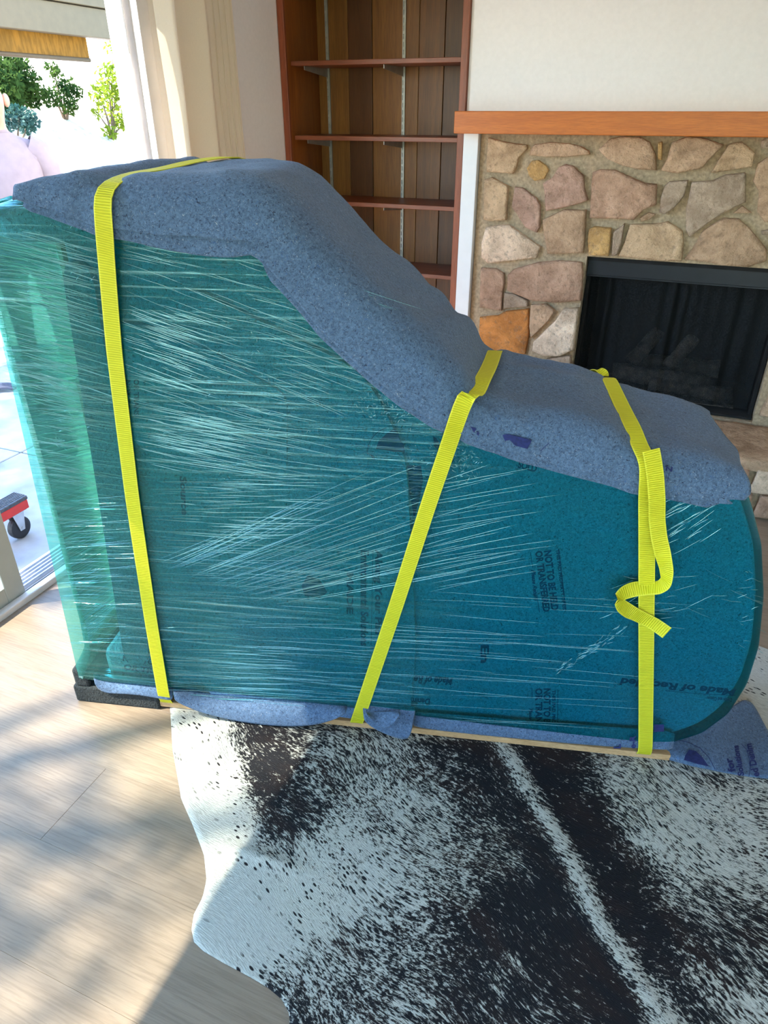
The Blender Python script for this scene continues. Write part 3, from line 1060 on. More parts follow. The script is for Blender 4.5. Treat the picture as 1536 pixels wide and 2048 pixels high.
for px, py, r, w in ((385, 1560, .11, .96), (425, 1640, .12, 1.0), (440, 1720, .11, 1.0), (430, 1800, .11, 1.0), (425, 1870, .10, 1.0), (490, 1880, .10, 1.0),
                     (540, 1830, .11, .93), (470, 1790, .10, .98), (560, 1910, .08, .82), (395, 1450, .07, .84), (420, 1520, .07, .84), (500, 1780, .09, .93), (370, 1430, .05, .75),
                     (520, 1480, .08, .22), (545, 1560, .09, .05), (560, 1640, .09, .05), (545, 1710, .06, .12),
                     (640, 1480, .12, .40), (650, 1580, .11, .46), (760, 1500, .12, .46), (640, 1720, .10, .66), (620, 1800, .12, .72), (720, 1760, .13, .66), (780, 1660, .13, .52),
                     (860, 1620, .13, .50), (920, 1560, .10, .25), (960, 1640, .09, .30), (820, 1800, .12, .62), (900, 1740, .11, .45), (640, 1900, .09, .50), (560, 1960, .06, .25),
                     (600, 2000, .08, .30), (720, 1900, .10, .35), (820, 1900, .11, .30), (760, 1990, .12, .50), (940, 1850, .12, .18), (920, 1990, .12, .35), (1050, 1850, .10, .10),
                     (1010, 1960, .10, .15), (1080, 2000, .10, .35), (1180, 1650, .10, .15), (1110, 1540, .09, .12), (1240, 1760, .11, .15), (1280, 1860, .10, .15), (1190, 1990, .08, .10),
                     (1250, 1560, .10, .48), (1320, 1640, .12, .60), (1420, 1720, .13, .66), (1500, 1640, .12, .55), (1380, 1790, .11, .50), (1480, 1820, .12, .40), (1400, 1900, .11, .15),
                     (1500, 1910, .11, .20), (1400, 1990, .10, .55), (1500, 2000, .11, .62), (1020, 1930, .025, .9), (1536, 1400, .10, .86), (1500, 1330, .10, .84)):
    q = on_z(px, py)
    blobs.append((q[0], q[1], r * 0.62, w))
blobs = np.array(blobs)
vs, wat, flow = [], [], []
for yv, a, b in zip(rows, xlv, xrv):
    t = np.linspace(0, 1, ncol)
    xx = a + (b - a) * t
    for tt, x in zip(t, xx):
        d2 = (blobs[:, 0] - x) ** 2 + (blobs[:, 1] - yv) ** 2
        k = np.exp(-d2 / (2 * blobs[:, 2] ** 2))
        base = 0.40
        w = (k @ blobs[:, 3] + 0.03 * base) / (k.sum() + 0.03)
        # pale stripe along the spine
        ds = 9.0
        for i in range(len(SPINE) - 1):
            p0, p1 = SPINE[i], SPINE[i + 1]
            u = max(0, min(1, ((x - p0[0]) * (p1 - p0)[0] + (yv - p0[1]) * (p1 - p0)[1]) / ((p1 - p0) @ (p1 - p0))))
            ds = min(ds, sqrt((x - p0[0] - u * (p1 - p0)[0]) ** 2 + (yv - p0[1] - u * (p1 - p0)[1]) ** 2))
        sw = math.exp(-(ds / 0.027) ** 2)
        w = w + (0.64 - w) * sw
        dark = math.exp(-((ds - 0.075) / 0.035) ** 2)
        w = w * (1 - 0.45 * dark)
        e_ = min(tt * (b - a), (1 - tt) * (b - a), (yv + 0.35), (2.16 - yv))
        z = 0.0015 + 0.0065 * min(1, e_ / 0.012) + 0.002 * nz(x * 7, yv * 7) * min(1, e_ / 0.05)
        z += 0.004 * math.exp(-(ds / 0.018) ** 2)
        z += 0.012 * math.exp(-((x + 0.66) / 0.10) ** 2 - ((yv - 0.84 - 0.1 * (x + 0.66)) / 0.012) ** 2) * min(1, max(0, e_) / 0.02)
        vs.append((x, yv, z))
        wat.append(min(1, max(0, 0.11 + 0.84 * w + 0.10 * nz(x * 11, yv * 11, 3) + 0.07 * nz(x * 27, yv * 27, 9))))
        # the hair runs away from the spine and towards the tail
        side = 1 if (x - np.interp(yv, SPINE[::-1, 1], SPINE[::-1, 0])) > 0 else -1
        ang = -0.85 if ds < 0.03 else (-0.35 + 0.5 * nz(x * 2.2, yv * 2.2, 1) if side > 0 else -0.30 + 0.8 * nz(x * 2.0, yv * 2.0, 5))
        ang = -0.35 + (0.9 * nz(x * 1.6, yv * 1.6, 5))
        flow.append((x * cos(-0.35) + yv * sin(-0.35) + 0.05 * nz(x * 5, yv * 5, 1), -x * sin(-0.35) + yv * cos(-0.35) + 0.06 * nz(x * 4, yv * 4, 8), 0))
fs = []
for j in range(len(rows) - 1):
    for i in range(ncol - 1):
        k = j * ncol + i
        fs.append((k, k + 1, k + ncol + 1, k + ncol))
rug = mesh_obj('cowhide_rug', vs, fs, M['hide'], smooth=True)
at = rug.data.attributes.new('white', 'FLOAT', 'POINT')
at.data.foreach_set('value', wat)
at = rug.data.attributes.new('hairflow', 'FLOAT_VECTOR', 'POINT')
at.data.foreach_set('vector', np.array(flow).ravel())
tag(rug, 'black and white speckled cowhide rug with a pale spine stripe on the floor', 'rug')

# ------------------------------------------------------------------ skid board under the piano
ZB0 = 0.0095
sk = root('skid_board', 'flat pine skid board with charcoal carpeted end under the wrapped piano', 'skid board', P3(0.6, 0.2, 0.0))
bm = bmesh.new()
pbox(bm, -0.05, 1.42, 0.0, 0.40, ZB0, 0.030, 0.002)
bm_obj('board', bm, M['pine'], sk)
bm = bmesh.new()
pbox(bm, -0.30, -0.035, -0.006, 0.41, 0.001, 0.062, 0.006)
bm_obj('carpet_cover', bm, M['carpet'], sk)
bm = bmesh.new()
pbox(bm, -0.292, -0.245, -0.004, 0.40, 0.060, 0.125, 0.008)
bm_obj('end_stop', bm, M['carpet'], sk)

# ------------------------------------------------------------------ wrapped piano
TOP = [(-0.40, 1.385), (-0.30, 1.385), (-0.20, 1.392), (-0.12, 1.412), (-0.04, 1.432), (0.04, 1.441), (0.175, 1.445), (0.324, 1.444), (0.385, 1.436), (0.433, 1.412), (0.481, 1.369), (0.517, 1.334), (0.566, 1.289),
       (0.617, 1.243), (0.681, 1.188), (0.747, 1.125), (0.814, 1.063), (0.870, 1.022), (0.93, 1.006), (0.987, 0.998), (1.06, 0.985), (1.144, 0.962), (1.227, 0.930), (1.316, 0.912), (1.397, 0.888), (1.459, 0.862), (1.6, 0.80)]
_ts = np.linspace(-0.4, 1.6, 401)
_tz = np.interp(_ts, [a for a, b in TOP], [b for a, b in TOP])
_k = np.exp(-np.linspace(-2, 2, 13) ** 2)
_tz = np.convolve(np.pad(_tz, 6, mode='edge'), _k / _k.sum(), 'valid')


def ztop(s):
    return float(np.interp(s, _ts, _tz))


T = 0.42           # depth of the wrapped body
body_top = [(s, ztop(s) - 0.03) for s in np.linspace(-0.035, 1.36, 60)]
tail = [(1.385, 0.855), (1.425, 0.80), (1.475, 0.70), (1.515, 0.566), (1.542, 0.42), (1.545, 0.30), (1.525, 0.20), (1.48, 0.125), (1.41, 0.075), (1.33, 0.050)]
pad_out = [(-0.04, 0.050), (-0.045, 0.5), (-0.045, 1.36)] + body_top + tail + [(0.6, 0.040)]


def offset(p, d):
    t = np.roll(p, -1, 0) - np.roll(p, 1, 0)
    t /= np.linalg.norm(t, axis=1, keepdims=True) + 1e-9
    nrm = np.stack([-t[:, 1], t[:, 0]], 1)
    area = 0.5 * np.sum(p[:, 0] * np.roll(p[:, 1], -1) - np.roll(p[:, 0], -1) * p[:, 1])
    if area > 0:
        nrm = -nrm
    return p + nrm * d          # outward for d > 0


def shell(name, outline, d0, d1, R, mat, parent, n=300, seg=7, sm=3, wob=0.0):
    """closed rounded slab: outline in the piano's (s, z) plane, front at depth d0, back at d1"""
    p = smooth_closed(resample(outline, n), sm)
    rings = []
    for k in range(seg + 1):
        a = pi / 2 * k / seg
        rings.append((-R * (1 - sin(a)), d0 + R * (1 - cos(a))))
    for k in range(1, 5):
        rings.append((0.0, d0 + R + (d1 - d0 - 2 * R) * k / 5))
    for k in range(seg + 1):
        a = pi / 2 * (1 - k / seg)
        rings.append((-R * (1 - sin(a)), d1 - R * (1 - cos(a))))
    vs, uv = [], []
    for off, d in rings:
        q = offset(p, off)
        for s, z in q:
            w = wob * (nz(s * 7, z * 7, d * 5) + 0.5 * nz(s * 22, z * 22, d * 9)) * min(1, max(0, (d - d0 - 0.06) / 0.05)) * (0 if s < 0 else 1)
            vs.append(P3(s, d + w * 0.5, z + w * (1 if d > d0 + 0.02 else 0)))
            uv.append((s + (d - d0) * 0.6 * (1 if s > 1.0 else -1 if s < 0 else 0), z + (d - d0) * 0.3))
    fs = []
    for r in range(len(rings) - 1):
        for i in range(n):
            fs.append((r * n + i, r * n + (i + 1) % n, (r + 1) * n + (i + 1) % n, (r + 1) * n + i))
    fs.append(tuple(range(n)))
    fs.append(tuple(range((len(rings) - 1) * n, len(rings) * n))[::-1])
    o = mesh_obj(name, vs, fs, mat, parent, smooth=True)
    ul = o.data.uv_layers.new(name='UVMap')
    li = np.zeros(len(o.data.loops), int)
    o.data.loops.foreach_get('vertex_index', li)
    ul.data.foreach_set('uv', np.array(uv)[li].ravel())
    bm = bmesh.new()
    bm.from_mesh(o.data)
    bmesh.ops.recalc_face_normals(bm, faces=bm.faces)
    bm.to_mesh(o.data)
    bm.free()
    for p_ in o.data.polygons:
        if len(p_.vertices) > 20:
            p_.use_smooth = False
    return o


piano = root('wrapped_piano', 'baby grand piano on its side, padded and wrapped in green stretch film', 'piano', P3(0.6, 0.2, 0.03))
pad = shell('padding', pad_out, 0.026, T - 0.02, 0.014, M['felt_under'], piano)
# key bed and lid behind the hollow end, dark lacquer
M['lacquer'] = plain('dark_lacquer', (0.02, 0.018, 0.016), 0.3)
bm = bmesh.new()
pbox(bm, -0.168, -0.03, 0.14, 0.30, 0.14, 0.98, 0.02)
bm_obj('key_block', bm, M['lacquer'], piano)
bm = bmesh.new()
pbox(bm, -0.115, -0.03, 0.10, 0.30, 0.985, 1.33, 0.02)
bm_obj('fallboard', bm, M['lacquer'], piano)
bm = bmesh.new()
pbox(bm, -0.20, -0.03, 0.05, 0.36, 1.30, 1.375, 0.02)
bm_obj('arm', bm, M['felt_under'], piano)
bm = bmesh.new()
pbox(bm, -0.215, -0.03, 0.05, 0.36, 0.064, 0.16, 0.02)
bm_obj('arm', bm, M['felt_under'], piano)

# overlapping pads that show through the film
PANELS = [
    ([(350, 560), (730, 745), (812, 905), (822, 1090), (832, 1290), (818, 1452), (420, 1400), (345, 1200)], 0.006),
    ([(240, 640), (420, 700), (573, 790), (573, 955), (420, 945), (250, 880)], -0.001),
    ([(120, 520), (180, 520), (260, 1000), (300, 1330), (250, 1330)], 0.004),
]
for pts, dd in PANELS:
    q = smooth_closed(resample([on_p(x, y, dd) for x, y in pts], 60), 1)
    bm = bmesh.new()
    va = [bm.verts.new(P3(s, dd, z)) for s, z in q]
    vb = [bm.verts.new(P3(s, 0.03, z)) for s, z in q]
    bm.faces.new(va)
    for i in range(60):
        bm.faces.new((va[i], va[(i + 1) % 60], vb[(i + 1) % 60], vb[i]))
    bm_obj('pad_sheet', bm, M['felt_under'], piano)


# ---- printing on the pads
def text_mesh(txt, shear=0.0):
    c = bpy.data.curves.new('txt', 'FONT')
    c.body = txt
    c.shear = shear
    c.offset = 0.04
    c.extrude = 0.0
    c.resolution_u = 3
    o = bpy.data.objects.new('txt', c)
    COL.objects.link(o)
    dg = bpy.context.evaluated_depsgraph_get()
    me = bpy.data.meshes.new_from_object(o.evaluated_get(dg))
    bpy.data.objects.remove(o)
    bpy.data.curves.remove(c)
    return me


def print_on(txt, p_start, p_end, height_px, depth, parent, plane='p', shear=0.0, flip=1, name='printed_text', z=0.0, mat=None):
    """a line of print from pixel p_start to p_end on the padding front (or on a horizontal pad); its top lies left of the reading direction"""
    f = (lambda x, y: np.array(on_p(x, y, depth))) if plane == 'p' else (lambda x, y: np.array(on_z(x, y, z)[:2]))
    a, b = f(*p_start), f(*p_end)
    dirv = np.array(p_end, float) - np.array(p_start, float)
    nrm = np.array([dirv[1], -dirv[0]]) / np.linalg.norm(dirv) * flip
    c = f(*(np.array(p_start) + nrm * height_px))
    me = text_mesh(txt, shear)
    co = np.zeros(len(me.vertices) * 3)
    me.vertices.foreach_get('co', co)
    co = co.reshape(-1, 3)
    co[:, 0] -= co[:, 0].min()
    wd = co[:, 0].max()
    e1, e2 = (b - a) / wd, (c - a) / 0.72
    out = []
    for x, y, _ in co:
        q = a + e1 * x + e2 * y
        out.append(P3(q[0], depth, q[1]) if plane == 'p' else (q[0], q[1], z))
    me.vertices.foreach_set('co', np.array(out).ravel())
    me.update()
    me.materials.append(mat or M['ink'])
    o = bpy.data.objects.new(name, me)
    COL.objects.link(o)
    o.parent = parent
    if parent.matrix_basis != Matrix.Identity(4):
        o.matrix_parent_inverse = parent.matrix_basis.inverted()
    return o


def mark_on(pts, depth, parent, name='printed_mark', plane='p', z=0.0, n=None):
    q = resample(pts, n) if n else np.array(pts, float)
    vs = []
    for x, y in q:
        if plane == 'p':
            s, zz_ = on_p(x, y, depth)
            vs.append(P3(s, depth, zz_))
        else:
            w = on_z(x, y, z)
            vs.append((w[0], w[1], z))
    o = mesh_obj(name, vs, [tuple(range(len(vs)))], M['ink'], parent)
    return o


def stroke_on(pts, width_px, depth, parent, plane='p', z=0.0):
    p = np.array(pts, float)
    t = np.gradient(p, axis=0)
    t /= np.linalg.norm(t, axis=1, keepdims=True)
    nn = np.stack([-t[:, 1], t[:, 0]], 1) * width_px / 2
    return mark_on(np.vstack([p + nn, (p - nn)[::-1]]), depth, parent, plane=plane, z=z)


DP = 0.0252        # just in front of the padding face
# stamp read from top to bottom
for (x0, y0, dx, yb, lines) in ((1000, 1060, 0.0, None, None),):
    s_ = 4.877
    Zc = lambda x, y: (1000 + x / s_, 1060 + y / s_)
    print_on('THIS PAD PROPERTY OF US', Zc(545, 190), Zc(615, 780), 6.5, DP, piano, flip=1)
    print_on('NOT TO BE HELD', Zc(430, 205), Zc(505, 785), 14.5, DP, piano, flip=1)
    print_on('OR TRANSFERRED', Zc(345, 210), Zc(425, 800), 14, DP, piano, flip=1)
    print_on('Please Return', Zc(305, 390), Zc(335, 690), 8, DP, piano, flip=1, shear=0.4)
    stroke_on([Zc(575, 180), Zc(645, 785)], 1.2, DP, piano)
    stroke_on([Zc(567, 180), Zc(637, 785)], 0.8, DP, piano)
    stroke_on([Zc(295, 215), Zc(320, 370)], 1.2, DP, piano)
    stroke_on([Zc(360, 630), Zc(385, 805)], 1.2, DP, piano)
    print_on('THIS PAD PROP', Zc(510, 1560), Zc(510, 1915), 6.5, DP, piano, flip=1)
    print_on('NOT TO BE', Zc(428, 1545), Zc(428, 1915), 13.5, DP, piano, flip=1)
    print_on('OR TRANS', Zc(347, 1545), Zc(350, 1915), 13.5, DP, piano, flip=1)
    print_on('Please R', Zc(285, 1740), Zc(285, 1890), 7, DP, piano, flip=1, shear=0.4)
    stroke_on([Zc(565, 1560), Zc(560, 1920)], 1.2, DP, piano)
    stroke_on([Zc(312, 1540), Zc(312, 1640)], 1.2, DP, piano)
print_on('Made of Recycled', (1473, 1379), (1238, 1356), 14, DP, piano, flip=1, shear=0.25)
print_on('Denim and Cotton', (1464, 1397), (1415, 1393), 7, DP, piano, flip=1)
stroke_on([(1470, 1391), (1390, 1387), (1330, 1381)], 1.0, DP, piano)
print_on('Made of Re', (906, 1356), (828, 1352), -15, DP, piano, flip=-1, shear=0.25)
print_on('Denim', (860, 1398), (822, 1396), 12, DP, piano, flip=1)
print_on('En', (962, 1290), (962, 1326), 16, DP, piano, flip=1)
DL = 0.0052        # print on the proud left pad sheet
print_on('Environmental Solutions', (722, 1100), (722, 1292), 16, DL, piano, flip=1, shear=0.1)
print_on('Along Your Pad', (751, 1098), (751, 1270), 14, DL, piano, flip=1, shear=0.1)
print_on('MADE', (694, 1145), (694, 1228), 13, DL, piano, flip=1)
stroke_on([(746, 1100), (742, 1290)], 0.9, DL, piano)
print_on('NOT TO BE', (251, 760), (251, 838), 10, -0.0018, piano, flip=1)
print_on('OR TRANS', (268, 758), (268, 832), 10, -0.0018, piano, flip=1)
print_on('Source', (360, 952), (364, 1030), 13, 0.005, piano, flip=1, shear=0.2)
print_on('NOT TO', (245, 1322), (308, 1330), 12, DP, piano, flip=1)
print_on('OR TR', (247, 1338), (306, 1346), 10, DP, piano, flip=1)
print_on('SOLD', (1035, 935), (1072, 944), 14, DP, piano, flip=1)
# globe emblem: ring and continents
ring = [(735 + 55 * (1 - cos(a)), 905 - 52 * sin(a)) for a in np.linspace(-0.1, 1.25, 16)]
stroke_on(ring, 1.4, DL, piano)
mark_on([(752, 898), (757, 882), (772, 868), (788, 857), (797, 864), (798, 876), (808, 890), (810, 905), (790, 904), (770, 900)], DL, piano)
mark_on([(740, 908), (748, 912), (751, 920), (744, 917)], DL, piano)
mark_on([(866, 872), (873, 876), (880, 890), (876, 900), (868, 892)], DP, piano)
mark_on([(812, 930), (842, 932), (846, 960), (840, 995), (828, 1040), (822, 1000), (812, 965)], DP, piano)
mark_on([(615, 1150), (640, 1160), (655, 1185), (640, 1195), (610, 1192), (603, 1172)], DL, piano)

# ---- stretch film
film_top = [(s, ztop(s) - 0.021) for s in np.linspace(-0.22, 1.375, 70)]
film_out = [(-0.288, 0.075), (-0.290, 0.125), (-0.272, 0.150), (-0.240, 0.205), (-0.232, 0.30), (-0.226, 0.8), (-0.232, 1.2), (-0.235, 1.36)] + film_top + \
    [(1.400, 0.868), (1.437, 0.81), (1.486, 0.705), (1.526, 0.568), (1.553, 0.42), (1.556, 0.30), (1.536, 0.195), (1.488, 0.117), (1.415, 0.066), (1.34, 0.052), (0.9, 0.064), (0.5, 0.075), (0.1, 0.080)]
DF = -0.006
film = shell('stretch_film', film_out, DF, T, 0.030, M['film'], piano, n=420, seg=8, sm=1, wob=0.004)
film['label'] = 'translucent green stretch film'

# ---- ridges where the film is pulled tight
fv, ff = [], []


def ridge(p0, p1, w, h, bow=0.0, lift=0.0, n=7):
    """a fine fold of film between two pixels on the film's front face"""
    a, b = np.array(on_p(*p0, DF)), np.array(on_p(*p1, DF))
    d = b - a
    L = np.linalg.norm(d)
    if L < 1e-4:
        return
    d /= L
    nn = np.array([-d[1], d[0]])
    base = len(fv)
    ph = random.random() * 20
    w *= 0.72
    h = w * U(0.25, 0.75)
    for i in range(n):
        t = i / (n - 1)
        c = a + d * L * t + nn * (bow * sin(pi * t) + 0.0012 * nz(t * 6, ph))
        k = sin(pi * min(1, max(0.02, t))) ** 0.5
        for off, hh in ((-w, 0.0005), (-0.1 * w, -h), (w, 0.0005)):
            q = c + nn * off * k
            fv.append(P3(q[0], DF + hh * k - lift - 0.0004, q[1]))
    for i in range(n - 1):
        for j in range(2):
            k = base + i * 3 + j
            ff.append((k, k + 1, k + 4, k + 3))


def U(a, b):
    return a + (b - a) * random.random()


def bundle(n, xa, ya, length, slope, w=(0.0004, 0.0011), h=(0.0004, 0.0010), seg=7):
    for _ in range(n):
        x, y, L = U(*xa), U(*ya), U(*length)
        m = U(*slope)
        ridge((x, y), (x + L, y + L * m), U(*w), U(*h), U(-0.002, 0.002), n=seg)


bundle(150, (5, 120), (450, 800), (50, 150), (0.20, 0.36), (0.0007, 0.0018))
bundle(60, (60, 150), (740, 960), (40, 110), (0.10, 0.24), (0.0007, 0.0018))
bundle(60, (70, 170), (760, 1000), (60, 150), (0.08, 0.22))
bundle(70, (110, 190), (1000, 1290), (60, 150), (-0.12, 0.14))
bundle(55, (225, 520), (500, 840), (40, 190), (0.20, 0.42))
bundle(26, (235, 330), (470, 520), (30, 110), (0.10, 0.30), (0.0006, 0.0014))
bundle(75, (232, 360), (600, 760), (40, 130), (0.28, 0.40), (0.0006, 0.0014))
bundle(45, (520, 700), (560, 780), (60, 160), (0.28, 0.46), (0.0004, 0.0009))
bundle(26, (480, 640), (620, 760), (40, 150), (0.26, 0.40), (0.0004, 0.0009))
bundle(80, (240, 520), (800, 930), (60, 240), (0.10, 0.26))
bundle(45, (260, 420), (830, 900), (50, 150), (0.14, 0.26), (0.0006, 0.0014))
bundle(70, (300, 560), (950, 1080), (50, 160), (-0.05, 0.07), (0.0005, 0.0013))
bundle(40, (290, 560), (1080, 1280), (80, 260), (0.0, 0.07), (0.0003, 0.0008))
bundle(70, (295, 520), (1290, 1400), (50, 170), (0.0, 0.06), (0.0006, 0.0014))
bundle(34, (450, 800), (1230, 1420), (120, 420), (0.02, 0.09), (0.0003, 0.0007))
for k in range(46):                      # the fan that climbs towards the blanket
    t = k / 45
    x0, y0 = 330 + 230 * t + U(-30, 30), 1120 + 85 * t + U(-8, 8)
    x1, y1 = 800 + 230 * t + U(-60, 60), 905 + 215 * t + U(-8, 8)
    if random.random() < 0.6:
        x1 = x0 + (x1 - x0) * U(0.35, 0.9)
        y1 = y0 + (y1 - y0) * (x1 - x0) / (800 + 230 * t - 330 - 230 * t)
    ridge((x0, y0), (x1, y1), U(0.0006, 0.0014), U(0.0006, 0.0012), U(-0.003, 0.001), n=9)
for k in range(24):
    y = 925 + 9.5 * k
    ridge((850 + U(-10, 20), y + 40 + U(-4, 4)), (980 + U(-10, 160), y + 2 + U(-4, 4)), U(0.0005, 0.0011), U(0.0005, 0.001), n=7)
bundle(26, (840, 1100), (1180, 1440), (100, 380), (0.02, 0.10), (0.0003, 0.0006))
bundle(26, (1300, 1400), (1010, 1110), (25, 70), (-0.75, -0.35), (0.0005, 0.0012), (0.0006, 0.0014))
bundle(30, (1190, 1480), (1120, 1260), (10, 60), (-0.7, 0.5), (0.0004, 0.0009))
bundle(16, (1470, 1515), (1080, 1300), (6, 26), (-0.5, 0.9), (0.0005, 0.001))
for k in range(70):                      # crumpled ridges
    t = random.random()
    x, y = 1110 + 140 * t, 1345 - 90 * t
    x += U(-10, 10) * t
    y += U(-8, 8)
    ridge((x, y), (x + U(4, 16), y - U(2, 11)), U(0.0005, 0.0011), U(0.0006, 0.0014), n=4)
for cx, cy_, rx, ry, nn_ in ((925, 925, 42, 48, 110), (770, 815, 60, 28, 110), (870, 900, 70, 60, 40), (450, 800, 200, 160, 80), (130, 560, 90, 130, 60), (140, 850, 50, 50, 60)):
    for _ in range(nn_):
        a, r = U(0, 2 * pi), sqrt(random.random())
        x, y = cx + rx * r * cos(a), cy_ + ry * r * sin(a)
        b, L = U(0, 2 * pi), U(3, 11)
        ridge((x, y), (x + L * cos(b), y + L * sin(b)), U(0.0004, 0.001), U(0.0006, 0.0014), n=3)
fo = mesh_obj('film_fold', fv, ff, M['fold'], film, smooth=True)
fo['kind'] = 'stuff'

# ---- bunched film ends at the upper corner
vs, fs = [], []
for k in range(46):
    s0 = -0.235 + U(-0.04, 0.07)
    d0 = U(0.02, 0.34)
    z0 = ztop(s0) - 0.045
    pth = []
    a = U(-0.6, 0.6)
    for t in np.linspace(0, 1, 6):
        pth.append(P3(s0 - 0.02 + 0.16 * t * cos(a), d0 + 0.14 * t * sin(a) + 0.01 * nz(t * 4, k), z0 + 0.03 * t + 0.022 * sin(pi * t) * U(0.5, 1.2)))
    v_, f_ = tube(pth, [0.004, 0.006, 0.005, 0.004, 0.003, 0.001], 5)
    b = len(vs)
    vs += v_
    fs += [tuple(i + b for i in f) for f in f_]
o = mesh_obj('film_tuft', vs, fs, M['film'], film, smooth=True)
o['kind'] = 'stuff'
ul = o.data.uv_layers.new(name='UVMap')

# ------------------------------------------------------------------ moving blanket over the top
HANG = [(-0.12, 1.405), (-0.09, 1.399), (-0.031, 1.382), (0.057, 1.351), (0.17, 1.339), (0.272, 1.334), (0.340, 1.328), (0.375, 1.330), (0.395, 1.318), (0.409, 1.281), (0.465, 1.215), (0.504, 1.166),
        (0.565, 1.111), (0.607, 1.074), (0.670, 1.024), (0.735, 0.982), (0.822, 0.947), (0.942, 0.908), (1.062, 0.880), (1.191, 0.853), (1.351, 0.826), (1.5, 0.80)]


def zhang(s):
    return float(np.interp(s, [a for a, b in HANG], [b for a, b in HANG]))


def crease(s, d, z):
    w = 0.009 * nz(s * 6, d * 6, z * 4) + 0.0035 * nz(s * 19, d * 15, z * 16) + 0.0012 * nz(s * 60, d * 60, z * 60)
    w += 0.024 * math.exp(-((s - 0.765 - 0.22 * (d - 0.2)) / 0.026) ** 2) * min(1, max(0, d - 0.02) / 0.14)
    w += 0.014 * math.exp(-((s - 0.70 - 0.45 * (d - 0.3)) / 0.020) ** 2) * min(1, max(0, d - 0.16) / 0.14)
    w += 0.010 * math.exp(-((s - 0.60 - 0.30 * (d - 0.2)) / 0.035) ** 2) * min(1, max(0, d - 0.05) / 0.14)
    w -= 0.024 * math.exp(-((s - 0.835 - 0.05 * d) / 0.024) ** 2)
    w += 0.008 * math.exp(-((s - 0.02 - 0.3 * d) / 0.03) ** 2)
    w -= 0.012 * math.exp(-((s - 0.09 - 0.25 * d) / 0.03) ** 2)
    w -= 0.010 * math.exp(-((s - 1.17) / 0.03) ** 2)
    # long soft folds that run along the tail
    if s > 0.86:
        w += 0.006 * math.exp(-((d - 0.24 - 0.1 * (s - 0.9)) / 0.02) ** 2) * math.exp(-((s - 0.98) / 0.13) ** 2)
        w += 0.007 * math.exp(-((d - 0.34 - 0.1 * (s - 0.9)) / 0.025) ** 2) * math.exp(-((s - 1.0) / 0.16) ** 2)
    return max(w, -0.0115)


def blanket(name, mat, parent, s0, s_end, front, extra, lower, R=0.075, th=0.006, ns=190):
    """sheet draped over the piano: section by section from its front hem over the top and down the rear"""
    sec = []
    nf, na, nt, nb = 14, 9, 16, 8
    vs = []
    nw = nf + na + nt + na + nb
    for i in range(ns):
        a = i / (ns - 1)
        for j in range(nw):
            if j < nf:
                wq = 0.30 * j / nf
            elif j < nf + na + nt:
                wq = 0.30 + 0.5 * (j - nf) / (na + nt)
            else:
                wq = 0.8 + 0.2 * (j - nf - na - nt) / (na + nb)
            s1 = s_end(wq)
            s = s0(wq) + (s1 - s0(wq)) * a
            zt, zh = ztop(s) - lower, zhang(s) - extra * (1 + 0.8 * math.exp(-((s - 0.29) / 0.10) ** 2)) + 0.004 * nz(s * 8, extra * 50)
            r = min(R, max(0.02, (zt - zh) * 0.75))
            dep = T + 0.01
            if j < nf:
                t = j / nf
                d, z = front, zh + (zt - r - zh) * t
            elif j < nf + na:
                t = (j - nf) / na * pi / 2
                d, z = front + r * (1 - cos(t)), zt - r + r * sin(t)
            elif j < nf + na + nt:
                t = (j - nf - na) / nt
                d, z = front + r + (dep - front - 2 * r) * t, zt
            elif j < nf + 2 * na + nt:
                t = (j - nf - na - nt) / na * pi / 2
                d, z = dep - r + r * sin(t), zt - r + r * cos(t)
            else:
                t = (j - nf - 2 * na - nt) / max(1, nb - 1)
                d, z = dep, zt - r - 0.14 * t
            w = crease(s, d, z)
            if j < nf + na * 0.5:
                # near the hem the sheet flares a touch away from the film
                d -= 0.35 * min(abs(w), 0.02) + 0.004 * (1 - j / nf if j < nf else 0)
                z += 0.15 * w
            elif j < nf + na + nt + na * 0.5:
                z += w
            else:
                d += 0.4 * abs(w)
            vs.append(P3(s, d, z))
    fs = []
    for i in range(ns - 1):
        for j in range(nw - 1):
            k = i * nw + j
            fs.append((k, k + 1, k + nw + 1, k + nw))
    o = mesh_obj(name, vs, fs, mat, parent, smooth=True)
    sd = o.modifiers.new('thickness', 'SOLIDIFY')
    sd.thickness = th
    sd.offset = -1.0
    bm = bmesh.new()
    bm.from_mesh(o.data)
    bmesh.ops.recalc_face_normals(bm, faces=bm.faces)
    f = max(bm.faces, key=lambda q: q.calc_center_median().z)
    if f.normal.z < 0:
        bmesh.ops.reverse_faces(bm, faces=bm.faces)
    bm.to_mesh(o.data)
    bm.free()
    return o


bl = root('moving_blanket', 'grey-blue flecked felt moving blanket draped over the top of the wrapped piano', 'blanket', P3(0.6, 0.2, 1.0))
blanket('top_layer', M['felt'], bl, lambda w: -0.085 - 0.012 * sin(pi * min(1, w * 2.2)) - 0.10 * max(0, w - 0.35), lambda w: 1.352 + 0.065 * min(1, w / 0.5) ** 0.7 + 0.012 * sin(w * 23) if w < 0.5 else 1.417 + 0.05 * (w - 0.5) + 0.012 * sin(w * 23),
        -0.026, 0.0, 0.0)
blanket('under_layer', M['felt'], bl, lambda w: -0.072 - 0.012 * sin(pi * min(1, w * 2.2)) - 0.10 * max(0, w - 0.35), lambda w: 1.335 + 0.06 * min(1, w / 0.5) if w < 0.5 else 1.395,
        -0.0165, 0.021, 0.0095, th=0.004)
DB = -0.0335
mark_on([(1005, 870), (1015, 868), (1063, 880), (1062, 884), (1055, 898), (1030, 891), (1020, 880), (1010, 882)], DB, bl)
mark_on([(941, 853), (953, 857), (948, 866)], DB, bl)
